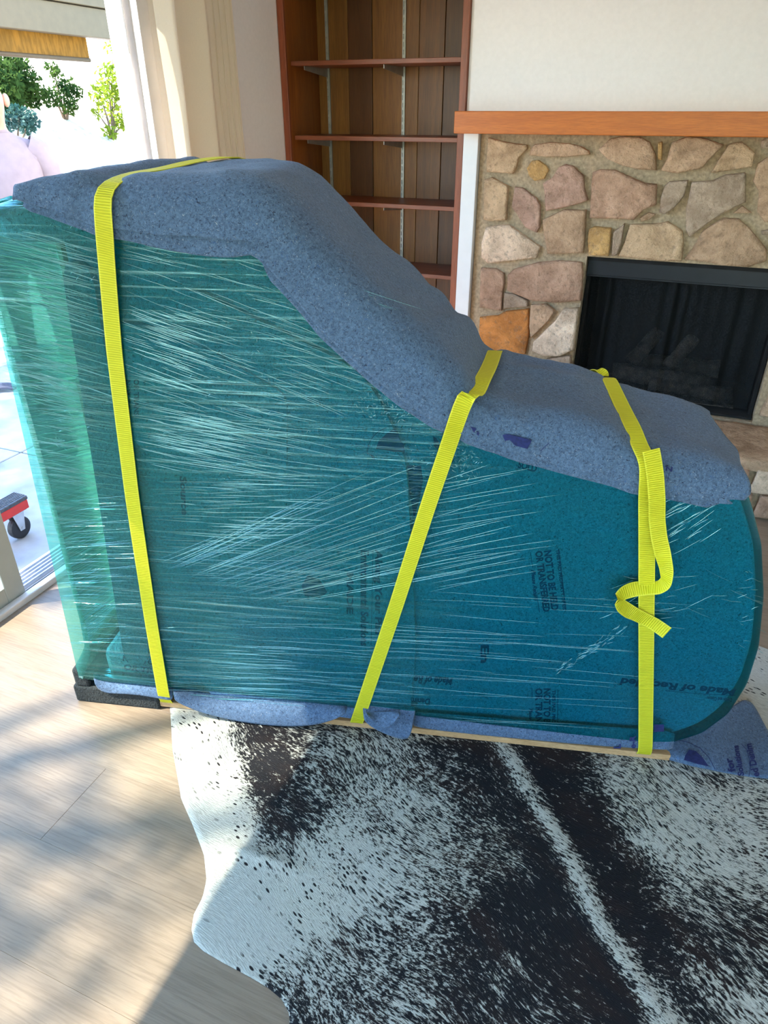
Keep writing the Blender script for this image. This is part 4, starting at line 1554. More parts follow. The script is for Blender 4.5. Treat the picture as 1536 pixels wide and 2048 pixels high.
mark_on([(955, 862), (959, 866), (957, 872), (953, 868)], DB, bl)
stroke_on([(1081, 902), (1090, 893), (1098, 886)], 1.2, DB, bl)
print_on('N', (1331, 941), (1344, 943), 9, DB, bl, flip=1)
stroke_on([(1335, 962), (1339, 945)], 1.2, DB, bl)
mark_on([(460, 459), (480, 455), (500, 460), (502, 474), (478, 474), (462, 470)], -0.0225, bl)
mark_on([(408, 463), (420, 464), (428, 476), (418, 474)], -0.0225, bl)

# ------------------------------------------------------------------ pads that poke out at the foot
foot = root('moving_blanket', 'grey-blue felt pad folded under the piano and spilling over the skid board edge', 'blanket', P3(0.7, 0.0, 0.03))


def sheet(name, rows_, mat, parent, th=0.005, sub=2):
    """rows_: list of rows of 3-D points"""
    nr, nc_ = len(rows_), len(rows_[0])
    vs = [p for r in rows_ for p in r]
    fs = [(j * nc_ + i, j * nc_ + i + 1, (j + 1) * nc_ + i + 1, (j + 1) * nc_ + i) for j in range(nr - 1) for i in range(nc_ - 1)]
    o = mesh_obj(name, vs, fs, mat, parent, smooth=True)
    md = o.modifiers.new('sub', 'SUBSURF')
    md.levels = md.render_levels = sub
    md = o.modifiers.new('thickness', 'SOLIDIFY')
    md.thickness = th
    md.offset = 0
    return o


def hanging(pts_top, pts_bot, d_top, d_bot, nrow=5):
    """pixels of the upper and lower edge; depth bulges forward on the way down"""
    out = []
    for k in range(nrow):
        t = k / (nrow - 1)
        r = []
        for a, b in zip(pts_top, pts_bot):
            d = d_top + (d_bot - d_top) * sin(t * pi / 2)
            x, y = a[0] + (b[0] - a[0]) * t, a[1] + (b[1] - a[1]) * t
            s, z = on_p(x, y, d)
            r.append(P3(s, d, max(z, 0.0135 + 0.002 * (1 - t))))
        out.append(r)
    return out


sheet('pad_edge', hanging([(185, 1345), (215, 1355), (260, 1362), (310, 1368), (345, 1372)], [(190, 1368), (205, 1387), (250, 1386), (300, 1392), (345, 1402)], 0.012, -0.012), M['felt'], foot)
sheet('pad_edge', hanging([(345, 1375), (400, 1385), (480, 1392), (560, 1397), (640, 1402), (695, 1408)], [(350, 1402), (400, 1425), (480, 1444), (570, 1454), (640, 1450), (690, 1430)], 0.010, -0.030), M['felt'], foot)
sheet('pad_edge', hanging([(725, 1405), (750, 1405), (785, 1408), (820, 1412), (832, 1414)], [(728, 1442), (750, 1458), (780, 1471), (812, 1481), (821, 1470)], 0.006, -0.040), M['felt'], foot)
sheet('pad_fold', hanging([(730, 1425), (750, 1424), (775, 1424), (800, 1424)], [(735, 1432), (755, 1452), (778, 1460), (800, 1430)], -0.020, -0.046), M['felt'], foot)
sheet('pad_edge', hanging([(826, 1422), (950, 1432), (1100, 1445), (1200, 1452), (1290, 1458), (1350, 1462)], [(826, 1454), (950, 1468), (1100, 1482), (1200, 1491), (1290, 1496), (1345, 1500)], 0.010, -0.006), M['felt'], foot)
# the corner that lies on the rug beyond the tail
ft = [[(1318, 1460), (1345, 1460), (1380, 1456), (1415, 1448), (1450, 1425), (1490, 1392)],
      [(1325, 1492), (1345, 1485), (1385, 1478), (1430, 1468), (1475, 1450), (1512, 1415)],
      [(1320, 1508), (1345, 1515), (1390, 1508), (1440, 1500), (1490, 1480), (1532, 1460)],
      [(1325, 1513), (1360, 1524), (1400, 1527), (1450, 1522), (1500, 1515), (1560, 1495)],
      [(1330, 1516), (1370, 1527), (1410, 1538), (1460, 1547), (1520, 1556), (1590, 1560)]]
hz = [[0.050, 0.055, 0.055, 0.050, 0.035, 0.020], [0.030, 0.040, 0.045, 0.035, 0.016, 0.014], [0.016, 0.028, 0.040, 0.024, 0.014, 0.013], [0.014, 0.020, 0.026, 0.018, 0.0135, 0.013], [0.013, 0.013, 0.0135, 0.013, 0.013, 0.013]]
rows3 = [[tuple(on_z(x, y, h)) for (x, y), h in zip(r, hr)] for r, hr in zip(ft, hz)]
sheet('pad_corner', rows3, M['felt'], foot, 0.005, 3)
# print on the spilled corner
ZT = 0.0215
print_on('for', (1471, 1542), (1462, 1514), 14, 0, foot, 'z', flip=1, z=ZT, shear=0.1)
print_on('Solutions', (1488, 1551), (1476, 1490), 12, 0, foot, 'z', flip=1, z=ZT, shear=0.1)
print_on('ed Denim', (1519, 1552), (1502, 1486), 14, 0, foot, 'z', flip=1, z=ZT, shear=0.1)
stroke_on([(1498, 1552), (1502, 1530), (1494, 1500), (1482, 1487)], 1.2, 0, foot, 'z', ZT)
stroke_on([(1345, 1478), (1375, 1484), (1400, 1496), (1418, 1515), (1430, 1538)], 1.2, 0, foot, 'z', 0.047)
mark_on([(1378, 1499), (1392, 1502), (1405, 1515), (1418, 1533), (1395, 1528), (1368, 1520), (1370, 1512)], 0, foot, plane='z', z=0.044)
mark_on([(1312, 1479), (1330, 1476), (1346, 1480), (1335, 1486), (1318, 1487)], 0, foot, plane='z', z=0.058)
print_on('e-R', (1271, 1497), (1271, 1471), 12, -0.0125, foot, flip=1)
print_on('L', (1241, 1497), (1241, 1488), 14, -0.0125, foot, flip=1)
mark_on([(1308, 1449), (1328, 1449), (1328, 1463), (1308, 1464)], -0.008, foot)


# ------------------------------------------------------------------ straps
def ribbon(name, path, width_dir, mat, parent, width=0.036, th=0.0022):
    """flat webbing along 3-D points; width_dir(i) gives the across direction"""
    pts = resample(path, max(30, len(path) * 6), closed=False)
    for _ in range(3):
        pts[1:-1] = 0.25 * pts[:-2] + 0.5 * pts[1:-1] + 0.25 * pts[2:]
    n = len(pts)
    tg = np.gradient(pts, axis=0)
    tg /= np.linalg.norm(tg, axis=1, keepdims=True)
    wd = np.array([width_dir(i / (n - 1)) for i in range(n)], float)
    wd -= tg * np.sum(wd * tg, 1, keepdims=True)
    wd /= np.linalg.norm(wd, axis=1, keepdims=True)
    nr = np.cross(tg, wd)
    cum = np.concatenate([[0], np.cumsum(np.linalg.norm(np.diff(pts, axis=0), axis=1))])
    vs, uv, fs = [], [], []
    prof = [(-0.5, 0.35), (-0.46, 0.5), (0.46, 0.5), (0.5, 0.35), (0.5, -0.35), (0.46, -0.5), (-0.46, -0.5), (-0.5, -0.35)]
    m = len(prof)
    for i in range(n):
        for u, v in prof:
            vs.append(pts[i] + wd[i] * u * width + nr[i] * v * th)
            uv.append((u + 0.5, cum[i]))
    for i in range(n - 1):
        for k in range(m):
            fs.append((i * m + k, i * m + (k + 1) % m, (i + 1) * m + (k + 1) % m, (i + 1) * m + k))
    fs.append(tuple(range(m))[::-1])
    fs.append(tuple(range((n - 1) * m, n * m)))
    o = mesh_obj(name, vs, fs, mat, parent, smooth=False)
    ul = o.data.uv_layers.new(name='UVMap')
    li = np.zeros(len(o.data.loops), int)
    o.data.loops.foreach_get('vertex_index', li)
    ul.data.foreach_set('uv', np.array(uv)[li].ravel())
    bm = bmesh.new()
    bm.from_mesh(o.data)
    bmesh.ops.recalc_face_normals(bm, faces=bm.faces)
    bm.to_mesh(o.data)
    bm.free()
    return o


def strap_path(front_px, over, dfront=-0.014, dblank=-0.034, zsplit=None):
    """front_px: pixels from foot to the blanket's front roll; over: (s, d, z) points over the top and down the rear"""
    out = [P3(*q) for q in over[0]]
    for x, y, d in front_px:
        s, z = on_p(x, y, d)
        out.append(P3(s, d, z))
    out += [P3(*q) for q in over[1]]
    return np.array(out)


F = -0.012


def over(s, d, up=0.006):
    """a point lying on the blanket's top"""
    R_ = 0.075
    z = ztop(s) + crease(s, d, ztop(s)) + up
    e0, e1 = d + 0.026, T + 0.01 - d
    for e_ in (e0, e1):
        if e_ < R_:
            z -= R_ - sqrt(max(0, R_ * R_ - (R_ - e_) ** 2))
    return (s, d, z)


SL = 'yellow straps holding the piano'
s1 = root('webbing_strap', 'yellow webbing strap around the tall keyboard end of the wrapped piano', 'strap', P3(0.0, 0.0, 0.02), SL)
pth = strap_path([(331, 1410, -0.008), (326, 1385, -0.016), (303, 1250, F), (265, 1000, F), (228, 700, F), (211, 500, F - 0.006), (208, 455, -0.043), (206, 425, -0.046), (205, 400, -0.044)],
                 ([(-0.01, 0.30, 0.0085), (-0.012, 0.05, 0.0085), (-0.012, 0.0, 0.0085)],
                  [(0.091, -0.036, 1.405), (0.096, -0.018, 1.425), over(0.104, 0.01), over(0.118, 0.06), over(0.145, 0.14), over(0.18, 0.22), over(0.225, 0.32), over(0.25, 0.38), (0.268, 0.437, 1.37), (0.27, 0.45, 1.25), (0.20, 0.446, 1.0), (0.05, 0.446, 0.2), (0.0, 0.43, 0.02)]))
ribbon('webbing', pth, lambda t: PS + PD * (0.0 if t < 0.5 else -0.35 * min(1, (t - 0.5) * 6)), M['strap'], s1)
s2 = root('webbing_strap', 'yellow webbing strap slanting across the middle of the wrapped piano', 'strap', P3(0.56, 0.0, 0.02), SL)
pth = strap_path([(711, 1450, -0.010), (722, 1420, -0.016), (790, 1218, F), (860, 1000, F), (905, 868, F - 0.008), (910, 852, -0.044), (926, 806, -0.049), (938, 774, -0.044)],
                 ([(0.55, 0.30, 0.0085), (0.55, 0.04, 0.0085), (0.552, 0.0, 0.0085)],
                  [(0.826, -0.022, ztop(0.84) - 0.022), over(0.833, 0.01, 0.012), over(0.842, 0.06, 0.014), over(0.852, 0.14, 0.014), over(0.862, 0.24, 0.014), over(0.870, 0.34, 0.012), (0.876, 0.428, ztop(0.876) - 0.05), (0.87, 0.448, ztop(0.876) - 0.15), (0.78, 0.446, 0.6), (0.60, 0.43, 0.02)]))
ribbon('webbing', pth, lambda t: PS, M['strap'], s2)
s3 = root('webbing_strap', 'yellow webbing strap with a loose curled end around the piano tail', 'strap', P3(1.35, 0.0, 0.02), SL)
zt = ztop(1.17)
pth = strap_path([(1291, 1512, -0.010), (1291, 1495, -0.014), (1292, 1400, F), (1293, 1200, F), (1294, 1050, F), (1294, 995, F - 0.008), (1296, 965, -0.043), (1300, 915, -0.045)],
                 ([(1.34, 0.30, 0.0085), (1.345, 0.04, 0.0085), (1.347, 0.0, 0.0085)],
                  [(1.184, -0.028, zt - 0.028), over(1.178, 0.005, 0.009), over(1.172, 0.05, 0.010), over(1.166, 0.14, 0.010), over(1.160, 0.27, 0.010), over(1.155, 0.36, 0.010), (1.152, 0.43, zt - 0.04), (1.15, 0.45, zt - 0.14), (1.25, 0.446, 0.5), (1.34, 0.43, 0.02)]))
ribbon('webbing', pth, lambda t: PS, M['strap'], s3)
# loose tail
tailpx = [(1302, 900, -0.049), (1306, 920, -0.050), (1311, 955, -0.048), (1314, 1000, -0.044), (1314, 1040, -0.034), (1318, 1075, -0.036), (1326, 1110, -0.040), (1333, 1140, -0.040), (1332, 1165, -0.036), (1318, 1176, -0.026),
          (1295, 1176, -0.0165), (1268, 1178, -0.020), (1246, 1186, -0.032), (1236, 1197, -0.046), (1242, 1212, -0.044), (1260, 1224, -0.030), (1290, 1238, -0.0165), (1312, 1250, -0.022), (1334, 1266, -0.034)]
pts = []
for x, y, d in tailpx:
    s, z = on_p(x, y, d)
    pts.append(P3(s, d, z))


def tail_dir(t):
    keys = [(0.0, PS), (0.36, PS), (0.46, PS * 0.75 - PD * 0.5), (0.55, PS * 0.3 - PD * 0.85), (0.62, -PD * 0.7 + np.array([0, 0, -0.5])), (0.70, np.array([0, 0, -0.9]) - PD * 0.35),
            (0.78, np.array([0, 0, -0.8]) - PD * 0.6 - PS * 0.2), (0.86, np.array([0, 0, -1.0]) - PS * 0.25), (1.0, np.array([0, 0, -1.0]) - PS * 0.65)]
    for (a, va), (b, vb) in zip(keys[:-1], keys[1:]):
        if a <= t <= b:
            k = (t - a) / (b - a)
            return np.array(va) * (1 - k) + np.array(vb) * k
    return keys[-1][1]


ribbon('loose_end', np.array(pts), tail_dir, M['strap'], s3, 0.034, 0.0018)
s_, z_ = on_p(1253, 762, 0.36)
ribbon('knot_end', np.array([P3(1.155, 0.37, zt + 0.008), P3(1.140, 0.385, zt + 0.016), P3(1.128, 0.39, zt + 0.014), P3(1.118, 0.40, zt + 0.006)]), lambda t: PD + np.array([0, 0, 0.8]) * sin(6 * t), M['strap'], s3, 0.022, 0.002)

# ------------------------------------------------------------------ outside: patio, cover, shade, person, dolly, garden
pat = box_obj('patio', (-10.5, -6.5, -0.30), (-2.16, 12.0, -0.13), M['soil'])
tag(pat, 'pale stone-slab patio outside the sliding door', 'patio', kind='structure')
SLB = 1.31
sm = None
for i in range(7):
    for j in range(-6, 7):
        x0, y0 = -3.2 + (1 - i) * SLB - SLB, 2.49 + j * SLB
        x1 = min(x0 + SLB, -2.165)
        if x1 - x0 < 0.05:
            continue
        if x1 - x0 < SLB - 0.001 or sm is None:
            bm = bmesh.new()
            box(bm, (0.005, 0.005, -0.13), (x1 - x0 - 0.005, SLB - 0.005, -0.10), 0.004, 1)
            o = bm_obj('slab', bm, M['slab'], pat)
            if x1 - x0 > SLB - 0.001:
                sm = o.data
        else:
            o = bpy.data.objects.new('slab', sm)
            COL.objects.link(o)
            o.parent = pat
        o.location = (x0, y0, 0)

def bank_z(x):
    return -0.12 + 1.75 * min(1, max(0, (-x - 10.6) / 3.0)) ** 1.2 + 0.12 * max(0, -x - 13.6)


# garden beyond: pale bank
vs, fs = [], []
for i in range(40):
    for j in range(60):
        x = -10.4 - 26 * (i / 39) ** 1.3
        y = -22 + 60 * j / 59
        h = bank_z(x) + 0.15 * nz(x * 0.6, y * 0.6)
        vs.append((x, y, h if i else -0.14))
for i in range(39):
    for j in range(59):
        k = i * 60 + j
        fs.append((k, k + 1, k + 61, k + 60))
tag(mesh_obj('garden_bank', vs, fs, M['soil'], smooth=True), 'pale sunlit garden bank rising beyond the patio', 'ground', kind='structure')
tag(box_obj('ground', (-60, -60, -0.6), (60, 60, -0.35), M['unseen_ground']), 'green ground around the house', 'ground', kind='structure')
# unseen ground, added dark so the rear window light stays sky blue
tag(box_obj('unseen_ground', (-2.1, -30.0, -0.3), (30.0, -3.16, -0.12), M['unseen_ground']), 'unseen dark green ground added to lessen warm bounce through the rear window', 'unseen_ground', kind='structure')

pcx = -4.2
pc = root('patio_cover', 'painted beam and roof of the patio cover outside the door', 'patio cover', (pcx, 5.5, -0.1))
bm = bmesh.new()
box(bm, (pcx - 0.09, 3.3, 1.985), (pcx, 8.2, 2.16), 0.004)
bm_obj('beam', bm, M['beam'], pc)
bm = bmesh.new()
box(bm, (pcx - 0.06, 3.3, 2.165), (pcx + 0.02, 8.2, 2.42), 0.004)
bm_obj('fascia', bm, M['beam'], pc)
bm = bmesh.new()
box(bm, (pcx - 1.4, 3.3, 2.42), (pcx + 0.1, 8.2, 2.50))
bm_obj('roof', bm, M['beam'], pc)
for y in (7.9, 8.1):
    pass
for x, y in ((pcx - 0.045, 8.1), (pcx - 1.3, 8.1), (pcx - 1.3, 3.4)):
    box_obj('post', (x - 0.045, y - 0.045, -0.1), (x + 0.045, y + 0.045, 2.42 if x < pcx - 1 else 1.985), M['beam'], pc)
shd = root('roller_shade', 'brown woven roll-up shade hanging under the patio cover beam', 'shade', (pcx - 0.12, 4.2, 1.9))
bm = bmesh.new()
for k in range(1):
    box(bm, (pcx - 0.125, 3.35, 1.853), (pcx - 0.120, 4.82, 2.0))
bm_obj('shade_fabric', bm, M['shade'], shd)
vs, fs = tube([(pcx - 0.122, 3.35, 1.852), (pcx - 0.122, 4.82, 1.852)], 0.014, 10)
mesh_obj('bottom_bar', vs, fs, plain('shade_bar', (0.07, 0.04, 0.015), 0.7), shd, smooth=True)

# dolly: two padded cross bars on casters, joined by rails
dol = root('piano_dolly', 'piano dolly with red bars, grey ribbed tops and black caster wheels', 'dolly', (-2.72, 1.66, -0.1))
ZTP = 0.095
for bx in (-2.490, -2.960):
    br = box_obj('bar', (bx - 0.037, 1.44, ZTP - 0.062), (bx + 0.037, 1.875, ZTP - 0.018), M['red'], dol, 0.004)
    bm = bmesh.new()
    box(bm, (bx - 0.040, 1.437, ZTP - 0.020), (bx + 0.040, 1.878, ZTP - 0.002), 0.005)
    k = bx - 0.034
    while k < bx + 0.032:
        box(bm, (k, 1.44, ZTP - 0.002), (k + 0.005, 1.875, ZTP))
        k += 0.011
    o = bm_obj('ribbed_mat', bm, M['grip'], br)
    for yc in (1.825, 1.50):
        bm = bmesh.new()
        box(bm, (bx - 0.030, yc - 0.038, ZTP - 0.066), (bx + 0.030, yc + 0.038, ZTP - 0.061))
        for sx in (-0.021, 0.018):
            pts = [(yc - 0.030, ZTP - 0.064), (yc + 0.030, ZTP - 0.064), (yc + 0.012, -0.058), (yc - 0.012, -0.058)]
            va = [bm.verts.new((bx + sx, a, b)) for a, b in pts]
            vb = [bm.verts.new((bx + sx + 0.003, a, b)) for a, b in pts]
            bm.faces.new(va)
            bm.faces.new(vb[::-1])
            for i in range(4):
                bm.faces.new((va[i], va[(i + 1) % 4], vb[(i + 1) % 4], vb[i]))
        cs = bm_obj('caster_fork', bm, M['zinc'], br)
        vs, fs = [], []
        n = 24
        for w, r in ((-0.015, 0.042), (-0.013, 0.050), (0.0, 0.052), (0.013, 0.050), (0.015, 0.042)):
            for i in range(n):
                t = 2 * pi * i / n
                vs.append((bx + w, yc + r * cos(t), -0.048 + r * sin(t)))
        for r in range(4):
            for i in range(n):
                fs.append((r * n + i, r * n + (i + 1) % n, (r + 1) * n + (i + 1) % n, (r + 1) * n + i))
        fs += [tuple(range(n)), tuple(range(4 * n, 5 * n))]
        mesh_obj('wheel', vs, fs, M['rubber'], br)
        vs, fs = tube([(bx - 0.025, yc, -0.048), (bx + 0.025, yc, -0.048)], 0.007, 8)
        mesh_obj('axle', vs, fs, M['zinc'], br)
for yc in (1.55, 1.77):
    box_obj('rail', (-2.925, yc - 0.03, ZTP - 0.060), (-2.526, yc + 0.03, ZTP - 0.030), M['red'], dol, 0.003)

# glove on the patio
gq = on_z(2, 782, -0.1)
me_v, me_e, me_r = [], [], []


def skin_obj(name, joints, edges, radii, mat, parent=None, sub=2, root_i=0):
    me = bpy.data.meshes.new(name)
    me.from_pydata([tuple(map(float, j)) for j in joints], edges, [])
    o = bpy.data.objects.new(name, me)
    COL.objects.link(o)
    sk_ = o.modifiers.new('skin', 'SKIN')
    sk_.use_smooth_shade = True
    lay = me.skin_vertices[0] if me.skin_vertices else None
    if lay is None:
        bpy.context.view_layer.objects.active = o
        bpy.ops.mesh.customdata_skin_add()
        lay = me.skin_vertices[0]
    for i, r in enumerate(radii):
        lay.data[i].radius = (r, r) if not hasattr(r, '__len__') else r
        lay.data[i].use_root = i == root_i
    sb = o.modifiers.new('sub', 'SUBSURF')
    sb.levels = sb.render_levels = sub
    dg = bpy.context.evaluated_depsgraph_get()
    me2 = bpy.data.meshes.new_from_object(o.evaluated_get(dg))
    bpy.data.objects.remove(o)
    me2.materials.clear()
    me2.materials.append(mat)
    o = bpy.data.objects.new(name, me2)
    COL.objects.link(o)
    me2.polygons.foreach_set('use_smooth', [True] * len(me2.polygons))
    if parent:
        o.parent = parent
        if parent.matrix_basis != Matrix.Identity(4):
            o.matrix_parent_inverse = parent.matrix_basis.inverted()
    return o


gx, gy = gq[0], gq[1]
gd = np.array([0.72, 0.69])
gn = np.array([-gd[1], gd[0]])
J, E_, R_ = [], [], []


def gj(a, b, z, r, prev=None):
    q = np.array([gx, gy]) + gd * a + gn * b
    J.append((q[0], q[1], -0.1 + z))
    R_.append(r)
    if prev is not None:
        E_.append((prev, len(J) - 1))
    return len(J) - 1


p0 = gj(-0.16, 0, 0.035, 0.032)
p1 = gj(-0.08, 0, 0.035, 0.034, p0)
p2 = gj(-0.03, 0, 0.036, 0.034, p1)
for b, L in ((-0.036, 0.075), (-0.012, 0.09), (0.012, 0.085), (0.036, 0.07)):
    a1 = gj(0.015, b, 0.034, 0.013, p2)
    a2 = gj(0.015 + L * 0.5, b * 1.15, 0.030, 0.012, a1)
    gj(0.015 + L, b * 1.3, 0.016, 0.011, a2)
t1 = gj(-0.05, 0.045, 0.034, 0.014, p1)
t2 = gj(-0.01, 0.075, 0.026, 0.012, t1)
tag(skin_obj('work_glove', J, E_, R_, M['glove'], None, 2, p1), 'dark grey work glove lying on the patio slabs', 'glove')

# ------------------------------------------------------------------ person standing on the patio
px_, py_ = -3.55, 3.15          # between the feet
zg = -0.10
fwd = np.array([0.80, -0.60])     # facing
fwd /= np.linalg.norm(fwd)
rgt = np.array([fwd[1], -fwd[0]])


def B3(r, f, z):
    q = np.array([px_, py_]) + rgt * r + fwd * f
    return (q[0], q[1], zg + z)


person = root('person', 'person in a pale pink shirt standing on the patio beyond the wrapped piano', 'person', (px_, py_, zg))
J, E_, R_ = [], [], []


def bj(r, f, z, rad, prev=None):
    J.append(B3(r, f, z))
    R_.append(rad)
    if prev is not None:
        E_.append((prev, len(J) - 1))
    return len(J) - 1


pel = bj(0, 0.0, 0.96, (0.155, 0.12))
wai = bj(0, 0.01, 1.12, (0.140, 0.105), pel)
che = bj(0, 0.03, 1.32, (0.165, 0.12), wai)
upc = bj(0, 0.03, 1.43, (0.13, 0.085), che)
nek = bj(0, 0.035, 1.53, 0.058, upc)
nk2 = bj(0, 0.05, 1.59, 0.055, nek)
hed = bj(0, 0.075, 1.67, (0.078, 0.095), nk2)
hd2 = bj(0, 0.07, 1.76, (0.074, 0.088), hed)
hands = []
for sg in (-1, 1):
    sh = bj(sg * 0.165, 0.03, 1.44, 0.066, upc)
    s2_ = bj(sg * 0.205, 0.02, 1.38, 0.058, sh)
    el = bj(sg * 0.245, -0.01, 1.14, 0.043, s2_)
    fo_ = bj(sg * 0.255, 0.06, 1.02, 0.040, el)
    wr = bj(sg * 0.245, 0.14, 0.90, 0.028, fo_)
    pa = bj(sg * 0.24, 0.165, 0.85, 0.034, wr)
    for k, (dr, L) in enumerate(((-0.028, 0.072), (-0.010, 0.082), (0.010, 0.078), (0.028, 0.062))):
        f1 = bj(sg * 0.24 + dr * 0.6, 0.185 + abs(dr) * 0.1, 0.805, 0.0098, pa)
        f2 = bj(sg * 0.238 + dr, 0.195, 0.805 - L * 0.5, 0.009, f1)
        bj(sg * 0.234 + dr, 0.188, 0.805 - L, 0.008, f2)
    t1 = bj(sg * 0.205, 0.185, 0.845, 0.011, pa)
    bj(sg * 0.195, 0.205, 0.80, 0.009, t1)
    hp = bj(sg * 0.095, 0.0, 0.88, 0.092, pel)
    kn = bj(sg * 0.105, 0.015, 0.50, 0.060, hp)
    ca = bj(sg * 0.108, -0.01, 0.36, 0.056, kn)
    an = bj(sg * 0.110, -0.015, 0.095, 0.040, ca)
    he = bj(sg * 0.112, 0.02, 0.045, 0.042, an)
    bj(sg * 0.122, 0.16, 0.036, 0.034, he)
body = skin_obj('body', J, E_, R_, M['skin'], person, 2, pel)
# face detail pushed into the body mesh, clothing by region
me = body.data
for m in (M['shirt'], M['trousers'], M['shoe'], M['hair']):
    me.materials.append(m)
org = np.array([px_, py_])
mi = []
for v in me.vertices:
    q = np.array([v.co.x, v.co.y]) - org
    r, f, z = q @ rgt, q @ fwd, v.co.z - zg
    if z > 1.58 and f > 0.12:
        df_ = 0.022 * math.exp(-(r / 0.014) ** 2 - ((z - 1.672) / 0.022) ** 2) - 0.010 * (math.exp(-((r - 0.032) / 0.015) ** 2 - ((z - 1.70) / 0.012) ** 2) + math.exp(-((r + 0.032) / 0.015) ** 2 - ((z - 1.70) / 0.012) ** 2))
        v.co.x += fwd[0] * df_
        v.co.y += fwd[1] * df_
for p in me.polygons:
    c = p.center
    q = np.array([c.x, c.y]) - org
    r, f, z = q @ rgt, q @ fwd, c.z - zg
    k = 0
    if z < 0.09:
        k = 3
    elif z < 0.99 and abs(r) < 0.205 and not (abs(r) > 0.17 and f > 0.09):
        k = 2
    elif z < 1.545 and abs(r) < 0.20 and z > 0.97:
        k = 1
    elif abs(r) >= 0.17 and z > 1.17:
        k = 1
    elif z > 1.775 or (z > 1.63 and f < 0.045):
        k = 4
    p.material_index = k
# eyes, mouth, ears
for sg in (-1, 1):
    bm = bmesh.new()
    bmesh.ops.create_uvsphere(bm, u_segments=10, v_segments=8, radius=0.011, matrix=Matrix.Translation(B3(sg * 0.031, 0.155, 1.70)))
    bm_obj('eye', bm, M['hair'], person, True)
    bm = bmesh.new()
    bmesh.ops.create_uvsphere(bm, u_segments=10, v_segments=8, radius=1.0, matrix=Matrix.Translation(B3(sg * 0.082, 0.055, 1.685)) @ Matrix.Diagonal((0.014, 0.020, 0.032, 1)))
    bm_obj('ear', bm, M['skin'], person, True)
vs, fs = tube([B3(r, 0.168 - 8 * r * r, 1.632) for r in np.linspace(-0.022, 0.022, 7)], [0.002, 0.005, 0.006, 0.006, 0.006, 0.005, 0.002], 6)
mesh_obj('mouth', vs, fs, plain('lip', (0.30, 0.11, 0.09), 0.5), person, True)
# shirt as a loose layer over the torso
shv, shf = [], []
prof = [(0.93, 0.185, 0.150), (1.05, 0.172, 0.140), (1.20, 0.182, 0.148), (1.32, 0.196, 0.152), (1.40, 0.205, 0.135), (1.46, 0.185, 0.110), (1.505, 0.120, 0.088), (1.535, 0.078, 0.078)]
n = 36
for z, a, b in prof:
    for i in range(n):
        t = 2 * pi * i / n
        k = 1 + 0.03 * nz(cos(t) * 3, sin(t) * 3, z * 5)
        shv.append(B3(a * cos(t) * k, 0.025 + b * sin(t) * k, z + (0.01 * nz(t * 2, z) if z < 0.95 else 0)))
for j in range(len(prof) - 1):
    for i in range(n):
        shf.append((j * n + i, j * n + (i + 1) % n, (j + 1) * n + (i + 1) % n, (j + 1) * n + i))
sho = mesh_obj('shirt', shv, shf, M['shirt'], person, True)
for sg in (-1, 1):
    pth = [B3(sg * 0.13, 0.03, 1.46), B3(sg * 0.175, 0.03, 1.435), B3(sg * 0.208, 0.02, 1.37), B3(sg * 0.225, 0.01, 1.28), B3(sg * 0.238, 0.0, 1.19)]
    vs, fs = tube(pth, [0.072, 0.080, 0.078, 0.072, 0.070], 16, False)
    mesh_obj('sleeve', vs, fs, M['shirt'], sho, True)


# ------------------------------------------------------------------ planting
def leaf_cloud(name, centres, n, size, mat, parent, seed):
    rg = np.random.default_rng(seed)
    vs, fs = [], []
    w = np.array([c[3] ** 2 for c in centres])
    pick = rg.choice(len(centres), n, p=w / w.sum())
    for k in pick:
        cx, cy_, cz, r = centres[k]
        d = rg.normal(size=3)
        d /= np.linalg.norm(d)
        q = np.array([cx, cy_, cz]) + d * r * rg.random() ** 0.4
        a = rg.normal(size=3)
        a /= np.linalg.norm(a)
        b = np.cross(a, rg.normal(size=3))
        b /= np.linalg.norm(b)
        L = size * (0.6 + 0.8 * rg.random())
        i = len(vs)
        vs += [q - a * L, q - a * 0.1 * L + b * L * 0.42, q + a * L, q - a * 0.1 * L - b * L * 0.42]
        fs.append((i, i + 1, i + 2, i + 3))
    o = mesh_obj(name, vs, fs, mat, parent)
    o['kind'] = 'stuff'
    return o


def shrub(name, label, loc, blobs_, n, size, mat, seed, cat='shrub'):
    rt = root(name, label, cat, loc, 'shrubs beyond the patio' if cat == 'shrub' else 'shade trees beside the house')
    vs, fs = [], []
    for cx, cy_, cz, r in blobs_:
        pth = [Vector(loc) + Vector((0.05 * cx, 0.05 * cy_, -0.1)), Vector(loc) + Vector((cx * 0.4, cy_ * 0.4, cz * 0.5)), Vector(loc) + Vector((cx, cy_, cz))]
        v_, f_ = tube(pth, [0.03, 0.02, 0.008], 6)
        b = len(vs)
        vs += v_
        fs += [tuple(i + b for i in f) for f in f_]
    mesh_obj('stem', vs, fs, M['bark'], rt, True)
    leaf_cloud('foliage', [(loc[0] + a, loc[1] + b, loc[2] + c, r) for a, b, c, r in blobs_], n, size, mat, rt, seed)
    return rt


def at_px(x, y, X):
    q = on_x(x, y, X)
    return q


# clumps of foliage on the sunlit bank, and lime foliage by the jamb
def clump(label, spots, n, size, mat, seed, X):
    q0 = at_px(*spots[0][:2], X)
    g0 = bank_z(q0[0])
    bl_ = []
    for x, y, r in spots:
        q = at_px(x, y, X)
        bl_.append((0.25 * random.random(), q[1] - q0[1], q[2] - g0, r))
    shrub('shrub', label, (q0[0], q0[1], g0), bl_, n, size, mat, seed)


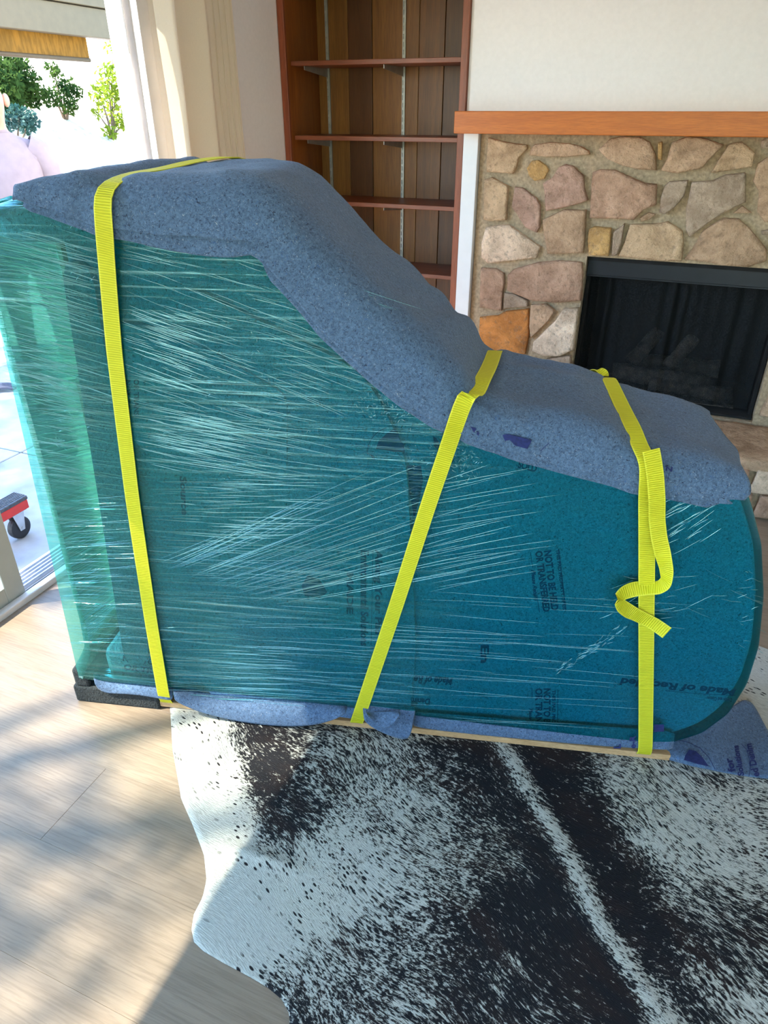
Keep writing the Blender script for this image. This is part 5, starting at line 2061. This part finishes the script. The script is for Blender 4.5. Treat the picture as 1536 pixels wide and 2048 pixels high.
clump('dense dark green shrub on the pale bank under the woven shade', [(20, 180, 0.34), (45, 165, 0.34), (-25, 170, 0.5), (10, 135, 0.28), (55, 195, 0.22), (35, 125, 0.16), (5, 205, 0.3)], 3600, 0.06, M['leaf_dark'], 3, -13.3)
clump('small ragged dark shrub between the dense shrub and the lime bush', [(118, 172, 0.24), (135, 185, 0.20), (100, 140, 0.16), (95, 195, 0.22), (122, 212, 0.20)], 800, 0.055, M['leaf_dark'], 4, -13.2)
clump('loose lime-green bush beside the door jamb', [(205, 155, 0.30), (222, 185, 0.30), (188, 190, 0.24), (228, 225, 0.30), (236, 250, 0.2), (226, 95, 0.2), (210, 265, 0.16), (190, 225, 0.14)], 900, 0.06, M['leaf_lime'], 5, -12.6)
clump('low blue-green shrub behind the person', [(18, 235, 0.24), (42, 240, 0.2), (50, 258, 0.12), (-15, 245, 0.35)], 1300, 0.05, M['leaf_blue'], 6, -12.2)


# shade trees that dapple the sun on the floor and shade the patio
def tree(label, loc, crown, rad, nb, n, seed):
    rg_ = np.random.default_rng(seed)
    bl_ = []
    for k in range(nb):
        d = rg_.normal(size=3)
        d /= np.linalg.norm(d)
        d *= rad * rg_.random() ** 0.45
        bl_.append((crown[0] + d[0], crown[1] + d[1], crown[2] + 0.6 * d[2], rg_.uniform(0.28, 0.5)))
    rt = root('tree', label, 'tree', loc, 'shade trees beside the house')
    top = Vector((crown[0], crown[1], crown[2] - 0.9 * rad))
    vs, fs = tube([Vector(loc), Vector(loc).lerp(top, 0.5) + Vector((0.1, 0.05, 0)), top], [0.14, 0.11, 0.07], 10)
    mesh_obj('trunk', vs, fs, M['bark'], rt, True)
    for b in bl_[:12]:
        vs, fs = tube([top, top.lerp(Vector(b[:3]), 0.5) + Vector((0, 0, 0.1)), Vector(b[:3])], [0.05, 0.03, 0.012], 6)
        mesh_obj('branch', vs, fs, M['bark'], rt, True)
    leaf_cloud('foliage', bl_, n, 0.06, M['leaf_lime'], rt, seed)


tree('tall shade tree on the rear side of the patio', (-8.2, -5.6, -0.13), (-7.2, -3.6, 8.9), 1.5, 12, 900, 8)
tree('broad shade tree standing over the patio slabs', (-8.4, -1.2, -0.13), (-7.2, -0.55, 6.2), 1.9, 40, 15000, 9)
